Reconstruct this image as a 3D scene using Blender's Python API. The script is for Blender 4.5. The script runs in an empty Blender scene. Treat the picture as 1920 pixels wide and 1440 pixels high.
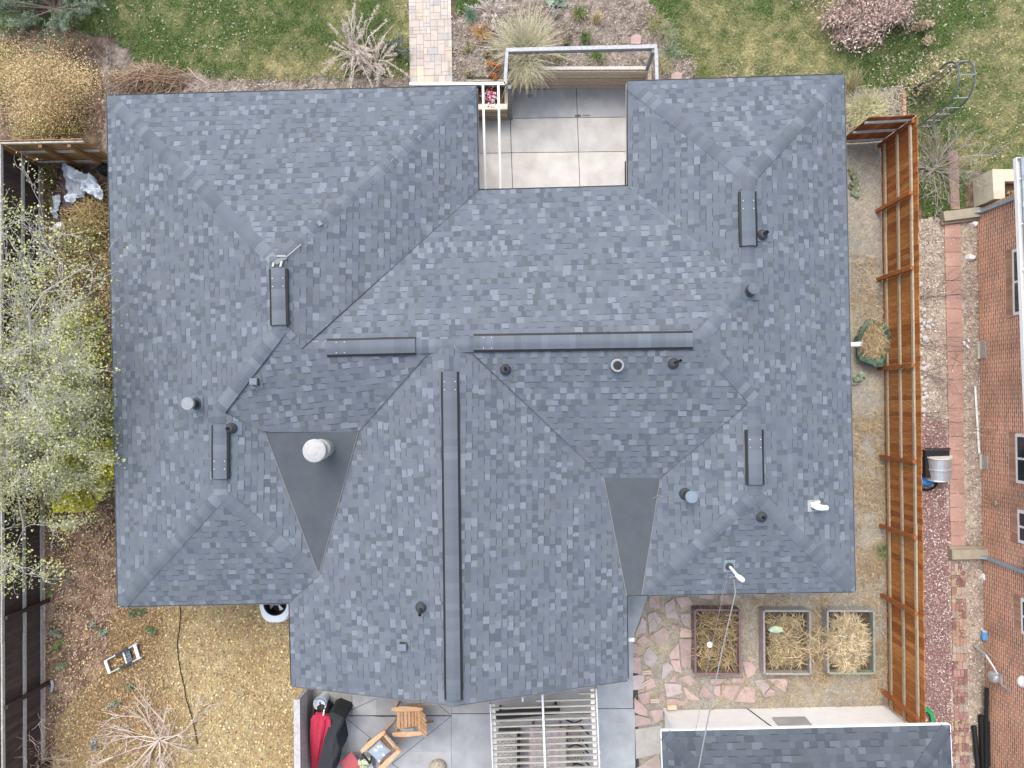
import bpy, math, random
import numpy as np
from mathutils import Vector, Matrix, Quaternion

S = bpy.context.scene
COL = S.collection
R = random.Random(11)
NR = np.random.default_rng(11)

# ------------------------------------------------------------------ camera
F_PX = 1350.0            # focal length in pixels of the 1920 px wide photograph
CAM_H = 20.0             # drone height above the yard
NAD = (985.0, 755.0)     # the pixel straight below the drone
cam_d = bpy.data.cameras.new('camera'); cam = bpy.data.objects.new('camera', cam_d); COL.objects.link(cam)
cam_d.sensor_fit = 'HORIZONTAL'; cam_d.sensor_width = 36.0; cam_d.lens = F_PX/1920*36.0
cam_d.clip_start = 0.1; cam_d.clip_end = 2000
_dn = Vector(((NAD[0]-960)/F_PX, -(NAD[1]-720)/F_PX, -1)).normalized()
CQ = _dn.rotation_difference(Vector((0, 0, -1)))
cam.rotation_mode = 'QUATERNION'; cam.rotation_quaternion = CQ; cam.location = (0, 0, CAM_H)
S.camera = cam
CM = np.array(CQ.to_matrix())

# ------------------------------------------------------------------ light
SUN_EL, SUN_AZ = math.radians(60), math.radians(-25)      # azimuth from +Y (up in the photo) towards +X
w = bpy.data.worlds.new("World"); S.world = w; w.use_nodes = True
nt = w.node_tree; bgn = nt.nodes['Background']
sky = nt.nodes.new('ShaderNodeTexSky'); sky.sky_type = 'NISHITA'; sky.sun_disc = False
sky.sun_elevation = SUN_EL; sky.sun_rotation = SUN_AZ
sky.air_density = 1.0; sky.dust_density = 3.0; sky.ozone_density = 1.0
hs = nt.nodes.new('ShaderNodeHueSaturation'); hs.inputs['Saturation'].default_value = 0.55
nt.links.new(sky.outputs[0], hs.inputs['Color']); nt.links.new(hs.outputs[0], bgn.inputs['Color'])
bgn.inputs['Strength'].default_value = 0.15
sd = bpy.data.lights.new('sun', 'SUN'); sun = bpy.data.objects.new('sun', sd); COL.objects.link(sun)
sd.energy = 0.6; sd.angle = math.radians(40); sd.color = (1.0, 0.93, 0.84)
sun.rotation_euler = (math.pi/2-SUN_EL, 0, math.pi-SUN_AZ)
sun.location = (0, 0, 40)
vs = S.view_settings
vs.view_transform = 'Standard'; vs.look = 'None'; vs.gamma = 1; vs.exposure = 1.3
S.cycles.use_denoising = True; S.cycles.denoising_input_passes = 'RGB_ALBEDO_NORMAL'; S.cycles.denoising_prefilter = 'ACCURATE'
S.cycles.max_bounces = 6; S.cycles.diffuse_bounces = 3; S.cycles.transparent_max_bounces = 8

# ------------------------------------------------------------------ pixel -> place
def P(u, v, z=0.0):
    d = CM @ np.array(((u-960)/F_PX, -(v-720)/F_PX, -1.0))
    t = (z-CAM_H)/d[2]
    return Vector((d[0]*t, d[1]*t, z))
def ray(u, v):
    return Vector(CM @ np.array(((u-960)/F_PX, -(v-720)/F_PX, -1.0)))
def PN(uv, z=0.0):
    uv = np.asarray(uv, float)
    d = np.stack([(uv[:, 0]-960)/F_PX, -(uv[:, 1]-720)/F_PX, -np.ones(len(uv))], 1) @ CM.T
    t = (z-CAM_H)/d[:, 2]
    return np.stack([d[:, 0]*t, d[:, 1]*t, np.full(len(uv), z)], 1)
def pix(xyz):
    q = (np.asarray(xyz, float)-np.array([0, 0, CAM_H])) @ CM
    return np.stack([960+F_PX*q[:, 0]/-q[:, 2], 720-F_PX*q[:, 1]/-q[:, 2]], 1)
def inpoly(uv, poly):
    uv = np.asarray(uv); x, y = uv[:, 0], uv[:, 1]; c = np.zeros(len(uv), bool); n = len(poly)
    for i in range(n):
        x1, y1 = poly[i]; x2, y2 = poly[(i+1) % n]
        if y1 == y2: continue
        c ^= ((y1 > y) != (y2 > y)) & (x < (x2-x1)*(y-y1)/(y2-y1)+x1)
    return c
def sample_px(poly, n, z=0.0, rng=NR):
    p = np.array(poly, float); lo, hi = p.min(0), p.max(0); out = []; k = 0
    while k < n:
        uv = rng.uniform(lo, hi, (n*2, 2)); uv = uv[inpoly(uv, poly)]; out.append(uv); k += len(uv)
    return PN(np.concatenate(out)[:n], z)

# smooth value noise on arrays
def vnoise(x, y, seed=0):
    r = np.random.default_rng(seed); T = r.random((256, 256))
    xi, yi = np.floor(x).astype(int), np.floor(y).astype(int); fx, fy = x-xi, y-yi
    fx = fx*fx*(3-2*fx); fy = fy*fy*(3-2*fy)
    g = lambda a, b: T[a % 256, b % 256]
    return (g(xi, yi)*(1-fx)+g(xi+1, yi)*fx)*(1-fy)+(g(xi, yi+1)*(1-fx)+g(xi+1, yi+1)*fx)*fy
def fbm(x, y, seed=0, o=4):
    s = 0; a = 1; t = 0
    for i in range(o):
        s = s+a*vnoise(x*2**i, y*2**i, seed+i); t += a; a *= .55
    return s/t

# ------------------------------------------------------------------ materials
MATS = {}
def mat(name, col=None, rough=0.85, var=0.25, scale=8.0, bump=0.0, bscale=60.0, metal=0.0, spec=0.3, tint=None, tscale=1.5, trans=0.0, stretch=None):
    """col None: the colour comes from the mesh's Col attribute."""
    if name in MATS: return MATS[name]
    m = bpy.data.materials.new(name); m.use_nodes = True; n = m.node_tree.nodes; l = m.node_tree.links
    b = n['Principled BSDF']; b.inputs['Roughness'].default_value = rough; b.inputs['Metallic'].default_value = metal
    b.inputs['Specular IOR Level'].default_value = spec
    tc = n.new('ShaderNodeTexCoord'); co = tc.outputs['Object']
    if stretch:
        mp = n.new('ShaderNodeMapping'); mp.inputs['Scale'].default_value = stretch; l.new(co, mp.inputs[0]); co = mp.outputs[0]
    if col is None:
        a = n.new('ShaderNodeAttribute'); a.attribute_name = 'Col'; src = a.outputs['Color']
    else:
        a = n.new('ShaderNodeRGB'); a.outputs[0].default_value = (*col, 1); src = a.outputs[0]
    if tint:
        nz = n.new('ShaderNodeTexNoise'); nz.inputs['Scale'].default_value = tscale; nz.inputs['Detail'].default_value = 4; l.new(co, nz.inputs['Vector'])
        rp = n.new('ShaderNodeValToRGB'); rp.color_ramp.elements[0].position = .42; rp.color_ramp.elements[1].position = .66; l.new(nz.outputs['Fac'], rp.inputs[0])
        mx = n.new('ShaderNodeMixRGB'); l.new(rp.outputs[0], mx.inputs[0]); l.new(src, mx.inputs[1]); mx.inputs[2].default_value = (*tint, 1); src = mx.outputs[0]
    if var > 0:
        nz = n.new('ShaderNodeTexNoise'); nz.inputs['Scale'].default_value = scale; nz.inputs['Detail'].default_value = 6; nz.inputs['Roughness'].default_value = .65
        l.new(co, nz.inputs['Vector'])
        mr = n.new('ShaderNodeMapRange'); mr.inputs['From Min'].default_value = .3; mr.inputs['From Max'].default_value = .7
        mr.inputs['To Min'].default_value = 1-var; mr.inputs['To Max'].default_value = 1+var; l.new(nz.outputs['Fac'], mr.inputs['Value'])
        mm = n.new('ShaderNodeVectorMath'); mm.operation = 'MULTIPLY'; l.new(src, mm.inputs[0]); l.new(mr.outputs[0], mm.inputs[1]); src = mm.outputs[0]
    l.new(src, b.inputs['Base Color'])
    if bump > 0:
        nz = n.new('ShaderNodeTexNoise'); nz.inputs['Scale'].default_value = bscale; nz.inputs['Detail'].default_value = 5; l.new(co, nz.inputs['Vector'])
        bp = n.new('ShaderNodeBump'); bp.inputs['Strength'].default_value = bump; bp.inputs['Distance'].default_value = .02
        l.new(nz.outputs['Fac'], bp.inputs['Height']); l.new(bp.outputs[0], b.inputs['Normal'])
    MATS[name] = m; return m

M_SHING = mat('asphalt_shingle', None, .92, .16, 130, .25, 220, spec=.2)
M_GROUND = mat('ground_soil', None, .95, .38, 26, .8, 30, spec=.1)
M_LEAF = mat('leaf', None, .75, .12, 14, spec=.25)
M_BLADE = mat('grass_blade', None, .8, .15, 6, spec=.15)
M_BARK = mat('bark_grey', (.30, .28, .25), .9, .25, 20)
M_TWIG = mat('twig_tan', (.34, .28, .21), .9, .25, 20)
M_CONC = mat('concrete_light', None, .85, .17, 1.7, .15, 80, spec=.25)
M_PAINT = mat('white_paint', (.78, .78, .76), .55, .06, 5)
M_WALLW = mat('white_stucco', (.82, .81, .78), .8, .05, 3, .1, 90)
M_GALV = mat('galvanised_metal', (.50, .52, .54), .45, .15, 9, metal=.6)
M_ALU = mat('aluminium', (.72, .73, .75), .35, .06, 9, metal=.7)
M_DARKM = mat('dark_metal', None, .5, .15, 9, metal=.2)
M_BLACK = mat('black_plastic', (.012, .013, .014), .55, .1, 9)
M_FENCE = mat('cedar_stain', None, .75, .42, 34, .2, 60, stretch=(1, 1, .12))
M_GREYW = mat('weathered_timber', None, .85, .22, 12, .25, 50)
M_MEMB = mat('roof_membrane', (.072, .084, .097), .9, .10, 3.0, .15, 200, tint=(.078, .087, .096), tscale=1.1)
M_STONE = mat('flagstone', None, .85, .14, 5, .25, 40)
M_FAB = mat('fabric', None, .9, .1, 16, .15, 60)
M_PLASW = mat('white_plastic', (.66, .72, .76), .4, .04, 5)
M_GLASS = mat('window_glass', (.03, .04, .045), .08, 0, spec=.8)
M_CREAM = mat('cream_stone', (.56, .52, .40), .85, .10, 6, .2, 60)
M_STRAW = mat('straw', None, .85, .15, 8)
M_WIRE = mat('cable', (.22, .22, .22), .5, .1, 9)

# ------------------------------------------------------------------ mesh helpers
def place(o, parent, loc):
    COL.objects.link(o)
    if parent is not None: o.parent = parent
    if loc is not None: o.location = loc
def tag(o, label=None, cat=None, group=None, kind=None):
    if label: o['label'] = label
    if cat: o['category'] = cat
    if group: o['group'] = group
    if kind: o['kind'] = kind
    return o
def thing(name, label, cat, loc=(0, 0, 0), group=None, rz=0.0):
    o = bpy.data.objects.new(name, None); COL.objects.link(o); o.location = loc; o.rotation_euler.z = rz; o.empty_display_size = .2
    return tag(o, label, cat, group)
def root_loc(parent):
    while parent.parent is not None: parent = parent.parent
    return Vector(parent.location)
class MB:
    def __init__(s): s.v = []; s.f = []; s.c = []
    def poly(s, pts, col=(.5, .5, .5)):
        i = len(s.v); s.v += [tuple(p) for p in pts]; s.f.append(tuple(range(i, i+len(pts)))); s.c.append(col)
    def mesh(s, V, Fs, col):
        i = len(s.v); s.v += [tuple(p) for p in V]
        for f in Fs: s.f.append(tuple(k+i for k in f)); s.c.append(col)
    def hexa(s, b, t, col=(.5, .5, .5)):
        s.mesh(list(b)+list(t), [(3, 2, 1, 0), (4, 5, 6, 7), (0, 1, 5, 4), (1, 2, 6, 5), (2, 3, 7, 6), (3, 0, 4, 7)], col)
    def box(s, c, size, rz=0.0, col=(.5, .5, .5)):
        a, b, h = size[0]/2, size[1]/2, size[2]/2; cs, sn = math.cos(rz), math.sin(rz)
        q = [(-a, -b), (a, -b), (a, b), (-a, b)]; q = [(c[0]+x*cs-y*sn, c[1]+x*sn+y*cs) for x, y in q]
        s.hexa([(x, y, c[2]-h) for x, y in q], [(x, y, c[2]+h) for x, y in q], col)
    def beam(s, p0, p1, wd, ht, col=(.5, .5, .5), up=(0, 0, 1)):
        p0, p1, up = Vector(p0), Vector(p1), Vector(up); d = (p1-p0).normalized()
        sd_ = d.cross(up)
        if sd_.length < 1e-4: sd_ = d.cross(Vector((0, 1, 0)))
        sd_.normalize(); u2 = sd_.cross(d).normalized(); a, b = sd_*wd/2, u2*ht/2
        s.hexa([p0-a-b, p0+a-b, p0+a+b, p0-a+b], [p1-a-b, p1+a-b, p1+a+b, p1-a+b], col)
    def prism(s, xy, z0, z1, col=(.5, .5, .5), inset=0.0):
        n = len(xy); cx = sum(p[0] for p in xy)/n; cy = sum(p[1] for p in xy)/n
        tp = [(p[0]+(cx-p[0])*inset, p[1]+(cy-p[1])*inset, z1) for p in xy]
        ar = sum(xy[i][0]*xy[(i+1) % n][1]-xy[(i+1) % n][0]*xy[i][1] for i in range(n))
        if ar < 0: xy = xy[::-1]; tp = tp[::-1]
        V = [(p[0], p[1], z0) for p in xy]+tp
        s.mesh(V, [tuple(range(n, 2*n)), tuple(range(n-1, -1, -1))]+[(i, (i+1) % n, n+(i+1) % n, n+i) for i in range(n)], col)
    def tube(s, pts, rad, n=6, col=(.5, .5, .5), cap=True):
        pts = [Vector(p) for p in pts]
        if not hasattr(rad, '__len__'): rad = [rad]*len(pts)
        i0 = len(s.v); prev = None
        for k, p in enumerate(pts):
            d = (pts[min(k+1, len(pts)-1)]-pts[max(k-1, 0)]).normalized()
            if prev is None:
                a = d.cross(Vector((0, 0, 1)))
                if a.length < 1e-3: a = d.cross(Vector((1, 0, 0)))
            else: a = prev-d*prev.dot(d)
            a.normalize(); prev = a; b = d.cross(a)
            for j in range(n):
                t = 2*math.pi*j/n; s.v.append(tuple(p+(a*math.cos(t)+b*math.sin(t))*rad[k]))
        for k in range(len(pts)-1):
            for j in range(n):
                q = i0+k*n; s.f.append((q+j, q+(j+1) % n, q+n+(j+1) % n, q+n+j)); s.c.append(col)
        if cap:
            q = i0+(len(pts)-1)*n
            s.f.append(tuple(range(q, q+n))); s.c.append(col); s.f.append(tuple(range(i0+n-1, i0-1, -1))); s.c.append(col)
    def lathe(s, c, prof, n=20, col=(.5, .5, .5)):
        i0 = len(s.v)
        for r, z in prof:
            for j in range(n):
                t = 2*math.pi*j/n; s.v.append((c[0]+r*math.cos(t), c[1]+r*math.sin(t), c[2]+z))
        for k in range(len(prof)-1):
            for j in range(n):
                q = i0+k*n; s.f.append((q+j, q+(j+1) % n, q+n+(j+1) % n, q+n+j)); s.c.append(col)
        q = i0+(len(prof)-1)*n; s.f.append(tuple(range(q, q+n))); s.c.append(col)
    def blob(s, c, r, col=(.5, .5, .5), n=10, m=6, jit=.12, rng=R):
        V = []; c = Vector(c); ph = rng.random()*6
        for i in range(m+1):
            th = math.pi*i/m
            for j in range(n):
                a = 2*math.pi*j/n+ph; k = 1+jit*(math.sin(3*a+ph)+math.cos(2*th*2+ph)+rng.uniform(-.6, .6))*.5
                if i in (0, m): k = 1
                V.append((c.x+r[0]*k*math.sin(th)*math.cos(a), c.y+r[1]*k*math.sin(th)*math.sin(a), c.z+r[2]*math.cos(th)*k))
        s.mesh(V, [(i*n+j, (i+1)*n+j, (i+1)*n+(j+1) % n, i*n+(j+1) % n) for i in range(m) for j in range(n)], col)
    def build(s, name, m, parent=None, loc=None, smooth=False, local=False):
        off = Vector((0, 0, 0))
        if not local: off = root_loc(parent) if parent is not None else Vector(loc or (0, 0, 0))
        me = bpy.data.meshes.new(name)
        me.from_pydata([(x-off.x, y-off.y, z-off.z) for x, y, z in s.v], [], s.f)
        a = me.attributes.new('Col', 'FLOAT_COLOR', 'FACE')
        cc = np.ones((len(s.f), 4), np.float32)
        if s.c: cc[:, :3] = np.array(s.c, np.float32)
        a.data.foreach_set('color', cc.ravel())
        me.materials.append(m); me.validate(); me.update()
        if smooth: me.polygons.foreach_set('use_smooth', [True]*len(me.polygons))
        o = bpy.data.objects.new(name, me); place(o, parent, loc if parent is None else None)
        return o
def fast(name, V, Fq, Cf, m, parent=None, loc=None, domain='FACE'):
    """numpy mesh: V (N,3), Fq (M,k), colours per face (or point)."""
    V = np.asarray(V, np.float32)
    if parent is not None: V = V-np.array(root_loc(parent), np.float32)
    elif loc is not None: V = V-np.array(loc, np.float32)
    k = Fq.shape[1]; me = bpy.data.meshes.new(name)
    me.vertices.add(len(V)); me.vertices.foreach_set('co', V.ravel())
    me.loops.add(Fq.size); me.loops.foreach_set('vertex_index', Fq.astype(np.int32).ravel())
    me.polygons.add(len(Fq)); me.polygons.foreach_set('loop_start', np.arange(0, Fq.size, k, dtype=np.int32))
    me.polygons.foreach_set('loop_total', np.full(len(Fq), k, np.int32))
    a = me.attributes.new('Col', 'FLOAT_COLOR', domain); c4 = np.ones((len(Cf), 4), np.float32); c4[:, :3] = Cf
    a.data.foreach_set('color', c4.ravel()); me.materials.append(m); me.update(calc_edges=True); me.validate()
    o = bpy.data.objects.new(name, me); place(o, parent, loc if parent is None else None); return o
def pal(cols, n, jit=.18, rng=NR):
    c = np.array(cols, float)[rng.integers(0, len(cols), n)]
    return c*rng.uniform(1-jit, 1+jit, (n, 1))
def leaf_arrays(C, size, tilt=.5, asp=.6, rng=NR):
    """diamond leaf quads around the points C."""
    n = len(C); a = rng.uniform(0, 2*np.pi, n); s = rng.uniform(size[0], size[1], n)
    t = rng.normal(0, tilt, n); t2 = rng.normal(0, tilt, n)
    dx = np.stack([np.cos(a)*np.cos(t), np.sin(a)*np.cos(t), np.sin(t)], 1)*s[:, None]
    dy = np.stack([-np.sin(a)*np.cos(t2), np.cos(a)*np.cos(t2), np.sin(t2)], 1)*(s*asp)[:, None]
    V = np.stack([C-dx*.5, C+dy*.5-dx*.05, C+dx*.5, C-dy*.5-dx*.05], 1).reshape(-1, 3)
    return V, np.arange(4*n).reshape(n, 4)
def blade_arrays(B, h, wd, lean, rng=NR, dirs=None):
    """thin two-segment blades from the base points B: verts (5 per blade), faces quads+tri as quads."""
    n = len(B); a = rng.uniform(0, 2*np.pi, n) if dirs is None else dirs
    H = rng.uniform(h[0], h[1], n); L = rng.uniform(lean[0], lean[1], n)
    d = np.stack([np.cos(a), np.sin(a), np.zeros(n)], 1); q = a+rng.uniform(-.5, .5, n)+np.pi/2
    sdv = np.stack([np.cos(q), np.sin(q), np.zeros(n)], 1)*(np.asarray(wd)/2 if np.ndim(wd) == 0 else (wd/2)[:, None])
    z = np.array([0, 0, 1.0])
    m1 = B+d*(H*L*.4)[:, None]+z*(H*np.cos(L*.5)*.62)[:, None]
    tp = B+d*(H*L)[:, None]+z*(H*np.cos(np.minimum(L, 1.45)))[:, None]
    V = np.stack([B-sdv, B+sdv, m1+sdv*.8, m1-sdv*.8, tp+sdv*.15, tp-sdv*.15], 1).reshape(-1, 3)
    i = np.arange(n)*6
    Fq = np.concatenate([np.stack([i, i+1, i+2, i+3], 1), np.stack([i+3, i+2, i+4, i+5], 1)])
    return V, Fq

# ------------------------------------------------------------------ ground zones
GX0, GX1, GY0, GY1, GC = -18.0, 17.5, -14.0, 15.0, 0.06
nx, ny = int((GX1-GX0)/GC), int((GY1-GY0)/GC)
gx = GX0+np.arange(nx+1)*GC; gy = GY0+np.arange(ny+1)*GC
XX, YY = np.meshgrid(gx, gy, indexing='ij')
ccx, ccy = np.meshgrid(gx[:-1]+GC/2, gy[:-1]+GC/2, indexing='ij')
def wob(x, y, s=0): return (fbm(x*1.7, y*1.7, 50+s)-.5)*2
cpix = pix(np.stack([ccx.ravel()+.22*wob(ccx.ravel(), ccy.ravel())+.06*(NR.random(ccx.size)-.5),
                     ccy.ravel()+.22*wob(ccx.ravel(), ccy.ravel(), 9)+.06*(NR.random(ccx.size)-.5), np.zeros(ccx.size)], 1))
cpix0 = pix(np.stack([ccx.ravel(), ccy.ravel(), np.zeros(ccx.size)], 1))
Z = np.zeros(ccx.size, int)
ZN = ['ground', 'lawn', 'mulch_bed', 'gravel', 'red_gravel', 'dry_lawn', 'shrub_bed']
LAWN = [[(-300, -400), (765, -400), (768, 118), (755, 142), (700, 138), (620, 150), (520, 148), (430, 146), (330, 136), (290, 126), (250, 112), (228, 90), (180, 60), (-300, 40)],
        [(846, -400), (958, -400), (948, 2), (900, 12), (846, 34)],
        [(1215, -400), (2300, -400), (2300, 330), (1830, 330), (1800, 402), (1770, 405), (1735, 402), (1722, 330), (1700, 170), (1600, 164), (1500, 150), (1330, 150), (1275, 92), (1250, 40), (1212, 12)]]
def setz(k, poly, exact=False):
    global Z
    Z[inpoly(cpix0 if exact else cpix, poly)] = k
setz(2, [(195, 90), (2300, 90), (2300, 300), (195, 300)])
setz(2, [(846, -400), (1300, -400), (1400, 300), (846, 300)])
for p_ in LAWN: setz(1, p_)
setz(6, [(1560, 166), (1694, 164), (1697, 300), (1560, 300)])
setz(3, [(1560, 262), (1672, 262), (1735, 1460), (1180, 1460), (1180, 1090), (1560, 1090)], True)
setz(3, [(1706, 405), (1862, 405), (1880, 1900), (1712, 1900)])
setz(4, [(1706, 792), (1776, 792), (1800, 1900), (1706, 1900)])
setz(5, [(250, 1130), (330, 1060), (600, 1060), (600, 1900), (150, 1900), (90, 1500), (110, 1340), (200, 1250), (205, 1170)])
HOLE = [tuple(P(u, v)) for u, v in ((885, 148), (953.5, 148), (953.5, 130), (1215.5, 129), (1215.5, 420), (885, 420))]
HW = [(a[0], a[1]) for a in HOLE]
hole = inpoly(np.stack([ccx.ravel(), ccy.ravel()], 1), HW)
# colours at the grid points: real colour differences of soil, turf and dry turf
xx, yy = XX.ravel(), YY.ravel(); gp = pix(np.stack([xx, yy, np.zeros_like(xx)], 1)); gu, gv = gp[:, 0], gp[:, 1]
def blobs(lst):
    s = np.zeros_like(gu)
    for u, v, ru, rv, a in lst: s = s+a*np.exp(-(((gu-u)/ru)**2+((gv-v)/rv)**2))
    return s
n1 = fbm(xx*.9, yy*.9, 1); n2 = fbm(xx*4, yy*4, 2); n3 = fbm(xx*14, yy*14, 3)
def mixc(a, b, t): t = np.clip(t, 0, 1)[:, None]; return np.array(a)*(1-t)+np.array(b)*t
GREEN, GREEN2, TAN = (.088, .140, .040), (.085, .125, .038), (.40, .355, .185)
dry = blobs([(560, 130, 130, 34, 1.0), (400, 60, 90, 40, .25), (640, 40, 140, 60, .28), (745, 60, 40, 90, .4), (1440, 120, 140, 70, .85), (1330, 30, 60, 50, .4),
             (1860, 150, 90, 120, .55), (1800, 300, 110, 50, .55), (1660, 230, 60, 60, .3), (1900, 20, 60, 60, .5), (1560, 40, 60, 60, .5), (240, 60, 30, 60, .2)])
lawn_c = mixc(GREEN, TAN, dry*.8+(n1-.5)*.9+(n2-.5)*1.2)
lawn_c = lawn_c*(.75+.5*n3)[:, None]
mulch_c = mixc((.125, .10, .08), (.33, .28, .235), .45+(n3-.5)*2.0+(n2-.5)*1.2)
soil_c = mixc((.085, .060, .045), (.24, .175, .125), .40+(n2-.5)*1.6+(n3-.5)*1.6)
soil_c = mixc((1, 1, 1), (1.5, 1.45, 1.4), blobs([(180, 1100, 90, 160, .9), (140, 1240, 90, 90, 1), (150, 1400, 100, 80, 1)]))*soil_c
grav_c = mixc((.31, .29, .25), (.38, .33, .24), (n1-.35)*1.6+(n2-.5)*1.8)*(.7+.6*n3)[:, None]
grav_n = mixc((.29, .24, .20), (.50, .43, .35), .45+(n2-.5)*1.5+(n3-.5)*1.6)
grav_c = np.where((gu > 1690)[:, None], grav_n, grav_c)
red_c = mixc((.22, .12, .12), (.34, .23, .22), .35+(n3-.5)*1.8)
dry_c = .93*mixc(mixc((.40, .29, .145), (.21, .225, .10), (n2-.48)*3+(n1-.45)*2.5), (.52, .41, .23), .5+(n1-.5)*1.6+(n2-.5))*(.72+.56*n3)[:, None]
dry_c = mixc((1, 1, 1), (.58, .50, .43), blobs([(240, 1180, 90, 110, .9), (190, 1340, 110, 170, .9), (470, 1160, 40, 40, .5)])-.1+(n1-.5)*.8)*dry_c
bed_c = mixc((.16, .14, .12), (.30, .27, .23), .5+(n3-.5)*2)
GCOL = [soil_c, lawn_c, mulch_c, grav_c, red_c, dry_c, bed_c]
# small relief, fading to nothing under things that stand on it
HZ = ((n2-.5)*.03+(n3-.5)*.03)
IDX = (np.arange(nx)[:, None]*(ny+1)+np.arange(ny)[None, :])
cells = np.stack([IDX, IDX+ny+1, IDX+ny+2, IDX+1], -1).reshape(-1, 4)
PTS = np.stack([xx, yy, HZ-.02], 1)
for k, nm in enumerate(ZN):
    sel = cells[(Z == k) & ~hole]
    if not len(sel): continue
    uq, inv = np.unique(sel, return_inverse=True)
    V = PTS[uq]; C = GCOL[k][uq]; Fq = inv.reshape(-1, 4)
    if k == 0:   # the same ground runs on to the horizon
        L = 400.0; b = len(V); xs = [-L, GX0, GX0+nx*GC, L]; ys = [-L, GY0, GY0+ny*GC, L]
        ex, ec, ef = [], [], []
        for i in range(3):
            for j in range(3):
                if i == 1 and j == 1: continue
                q = b+len(ex); ex += [(xs[i], ys[j], -.03), (xs[i+1], ys[j], -.03), (xs[i+1], ys[j+1], -.03), (xs[i], ys[j+1], -.03)]
                ec += [(.10, .10, .05)]*4; ef.append((q, q+1, q+2, q+3))
        V = np.concatenate([V, np.array(ex)]); C = np.concatenate([C, np.array(ec)]); Fq = np.concatenate([Fq, np.array(ef)])
    o = fast(nm, V, Fq, np.clip(C, .004, .8), M_GROUND, domain='POINT'); o['kind'] = 'structure'
    o.data.polygons.foreach_set('use_smooth', [True]*len(o.data.polygons))
ZG = Z.reshape(nx, ny)
def zone_at(B):
    i = np.clip(((B[:, 0]-GX0)/GC).astype(int), 0, nx-1); j = np.clip(((B[:, 1]-GY0)/GC).astype(int), 0, ny-1)
    return ZG[i, j], i*(ny+1)+j

# blades of turf, living and dry: uncountable
def turf(name, zone, dens, h, poly_px, lean=(.2, 1.1), wd=.011, bright=1.25):
    p = np.array(poly_px, float); w3 = PN(p); lo, hi = w3[:, :2].min(0), w3[:, :2].max(0)
    n = int((hi-lo).prod()*dens); B = np.zeros((n, 3)); B[:, :2] = NR.uniform(lo, hi, (n, 2)); B[:, 2] = -.02
    z, ix = zone_at(B); keep = z == zone; 
    uv = pix(B); keep &= ~((uv[:, 0] > 225) & (uv[:, 0] < 870) & (uv[:, 1] > 205) & (uv[:, 1] < 1110))
    B, ix = B[keep], ix[keep]
    V, Fq = blade_arrays(B, h, wd, lean)
    c = GCOL[zone][ix]*bright*NR.uniform(.55, 1.45, (len(B), 1))
    g = NR.random(len(B)) < .18; c[g] = c[g]*.35+np.array((.44, .38, .24))*.65
    C = np.concatenate([c, c]); o = fast(name, V, Fq, C, M_BLADE); o['kind'] = 'stuff'; return o
tag(turf('lawn_grass', 1, 2600, (.04, .085), [(-120, -170), (2060, -170), (2060, 420), (-120, 420)]), 'short front lawn turf, green with straw coloured dry patches', 'grass')
tag(turf('dry_grass', 5, 1500, (.03, .08), [(85, 1060), (600, 1060), (600, 1520), (85, 1520)], (.5, 1.4)), 'short dry straw coloured turf of the back yard', 'grass')

# fallen leaves and chips
def litter(name, lab, cat, parts, size, cols, tilt=.45, asp=.6, zlift=.02, m=M_LEAF, jit=.25):
    Cs = np.concatenate([sample_px(p, n) for p, n in parts]); 
    h = inpoly(Cs[:, :2], HW); Cs = Cs[~h]; Cs[:, 2] = zlift-.012+NR.uniform(0, .012, len(Cs))
    V, Fq = leaf_arrays(Cs, size, tilt, asp); o = fast(name, V, Fq, pal(cols, len(Cs), jit), m)
    return tag(o, lab, cat, None, 'stuff')
litter('lawn_leaves', 'pale fallen leaves scattered over the front lawn', 'leaves',
       [(LAWN[0][1:-1]+[(230, -60)], 420), ([(230, -40), (500, -40), (500, 110), (260, 110)], 260), ([(1560, 60), (1930, -40), (1930, 300), (1700, 330), (1620, 150)], 900), ([(1640, 100), (1760, 90), (1760, 200), (1660, 190)], 260), (LAWN[2], 300)],
       (.035, .085), [(.52, .46, .36), (.60, .52, .45), (.48, .40, .20), (.50, .36, .33)], .5)
litter('yard_leaves', 'small brown and yellow fallen leaves littering the back yard', 'leaves',
       [([(85, 900), (225, 950), (225, 1140), (300, 1140), (330, 1440), (85, 1440)], 7500), ([(85, 300), (225, 420), (225, 1000), (85, 1000)], 6000), ([(225, 1120), (600, 1120), (600, 1460), (225, 1460)], 3600)],
       (.03, .085), [(.40, .24, .13), (.46, .29, .17), (.56, .42, .18), (.22, .12, .075), (.56, .47, .30), (.46, .33, .27), (.15, .09, .06)], .5)
litter('dry_leaves', 'pale yellow leaves on the dry lawn', 'leaves',
       [([(290, 1130), (560, 1130), (565, 1440), (330, 1440)], 1500)], (.04, .10), [(.66, .60, .34), (.60, .50, .38), (.68, .60, .26), (.44, .30, .18)], .5)
litter('bark_chips', 'brown and grey bark chips covering the front beds', 'bark chips',
       [([(846, 20), (1215, 0), (1290, 95), (1330, 160), (846, 160)], 6500), ([(205, 120), (330, 130), (760, 140), (765, 200), (205, 200)], 2600), ([(1270, 90), (1600, 150), (1600, 165), (1280, 165)], 700), ([(1585, 165), (1695, 165), (1695, 235), (1585, 235)], 1100)],
       (.03, .085), [(.26, .21, .17), (.38, .32, .27), (.17, .12, .09), (.50, .45, .40), (.32, .24, .18)], .4, .35)
litter('gravel_stones', 'tan and grey pebbles of the strip along the brick house', 'gravel',
       [([(1708, 410), (1850, 410), (1862, 1450), (1708, 1450)], 11000)], (.025, .06), [(.54, .47, .39), (.40, .31, .25), (.66, .60, .52), (.32, .21, .19), (.58, .50, .36)], .35, .8)
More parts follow.
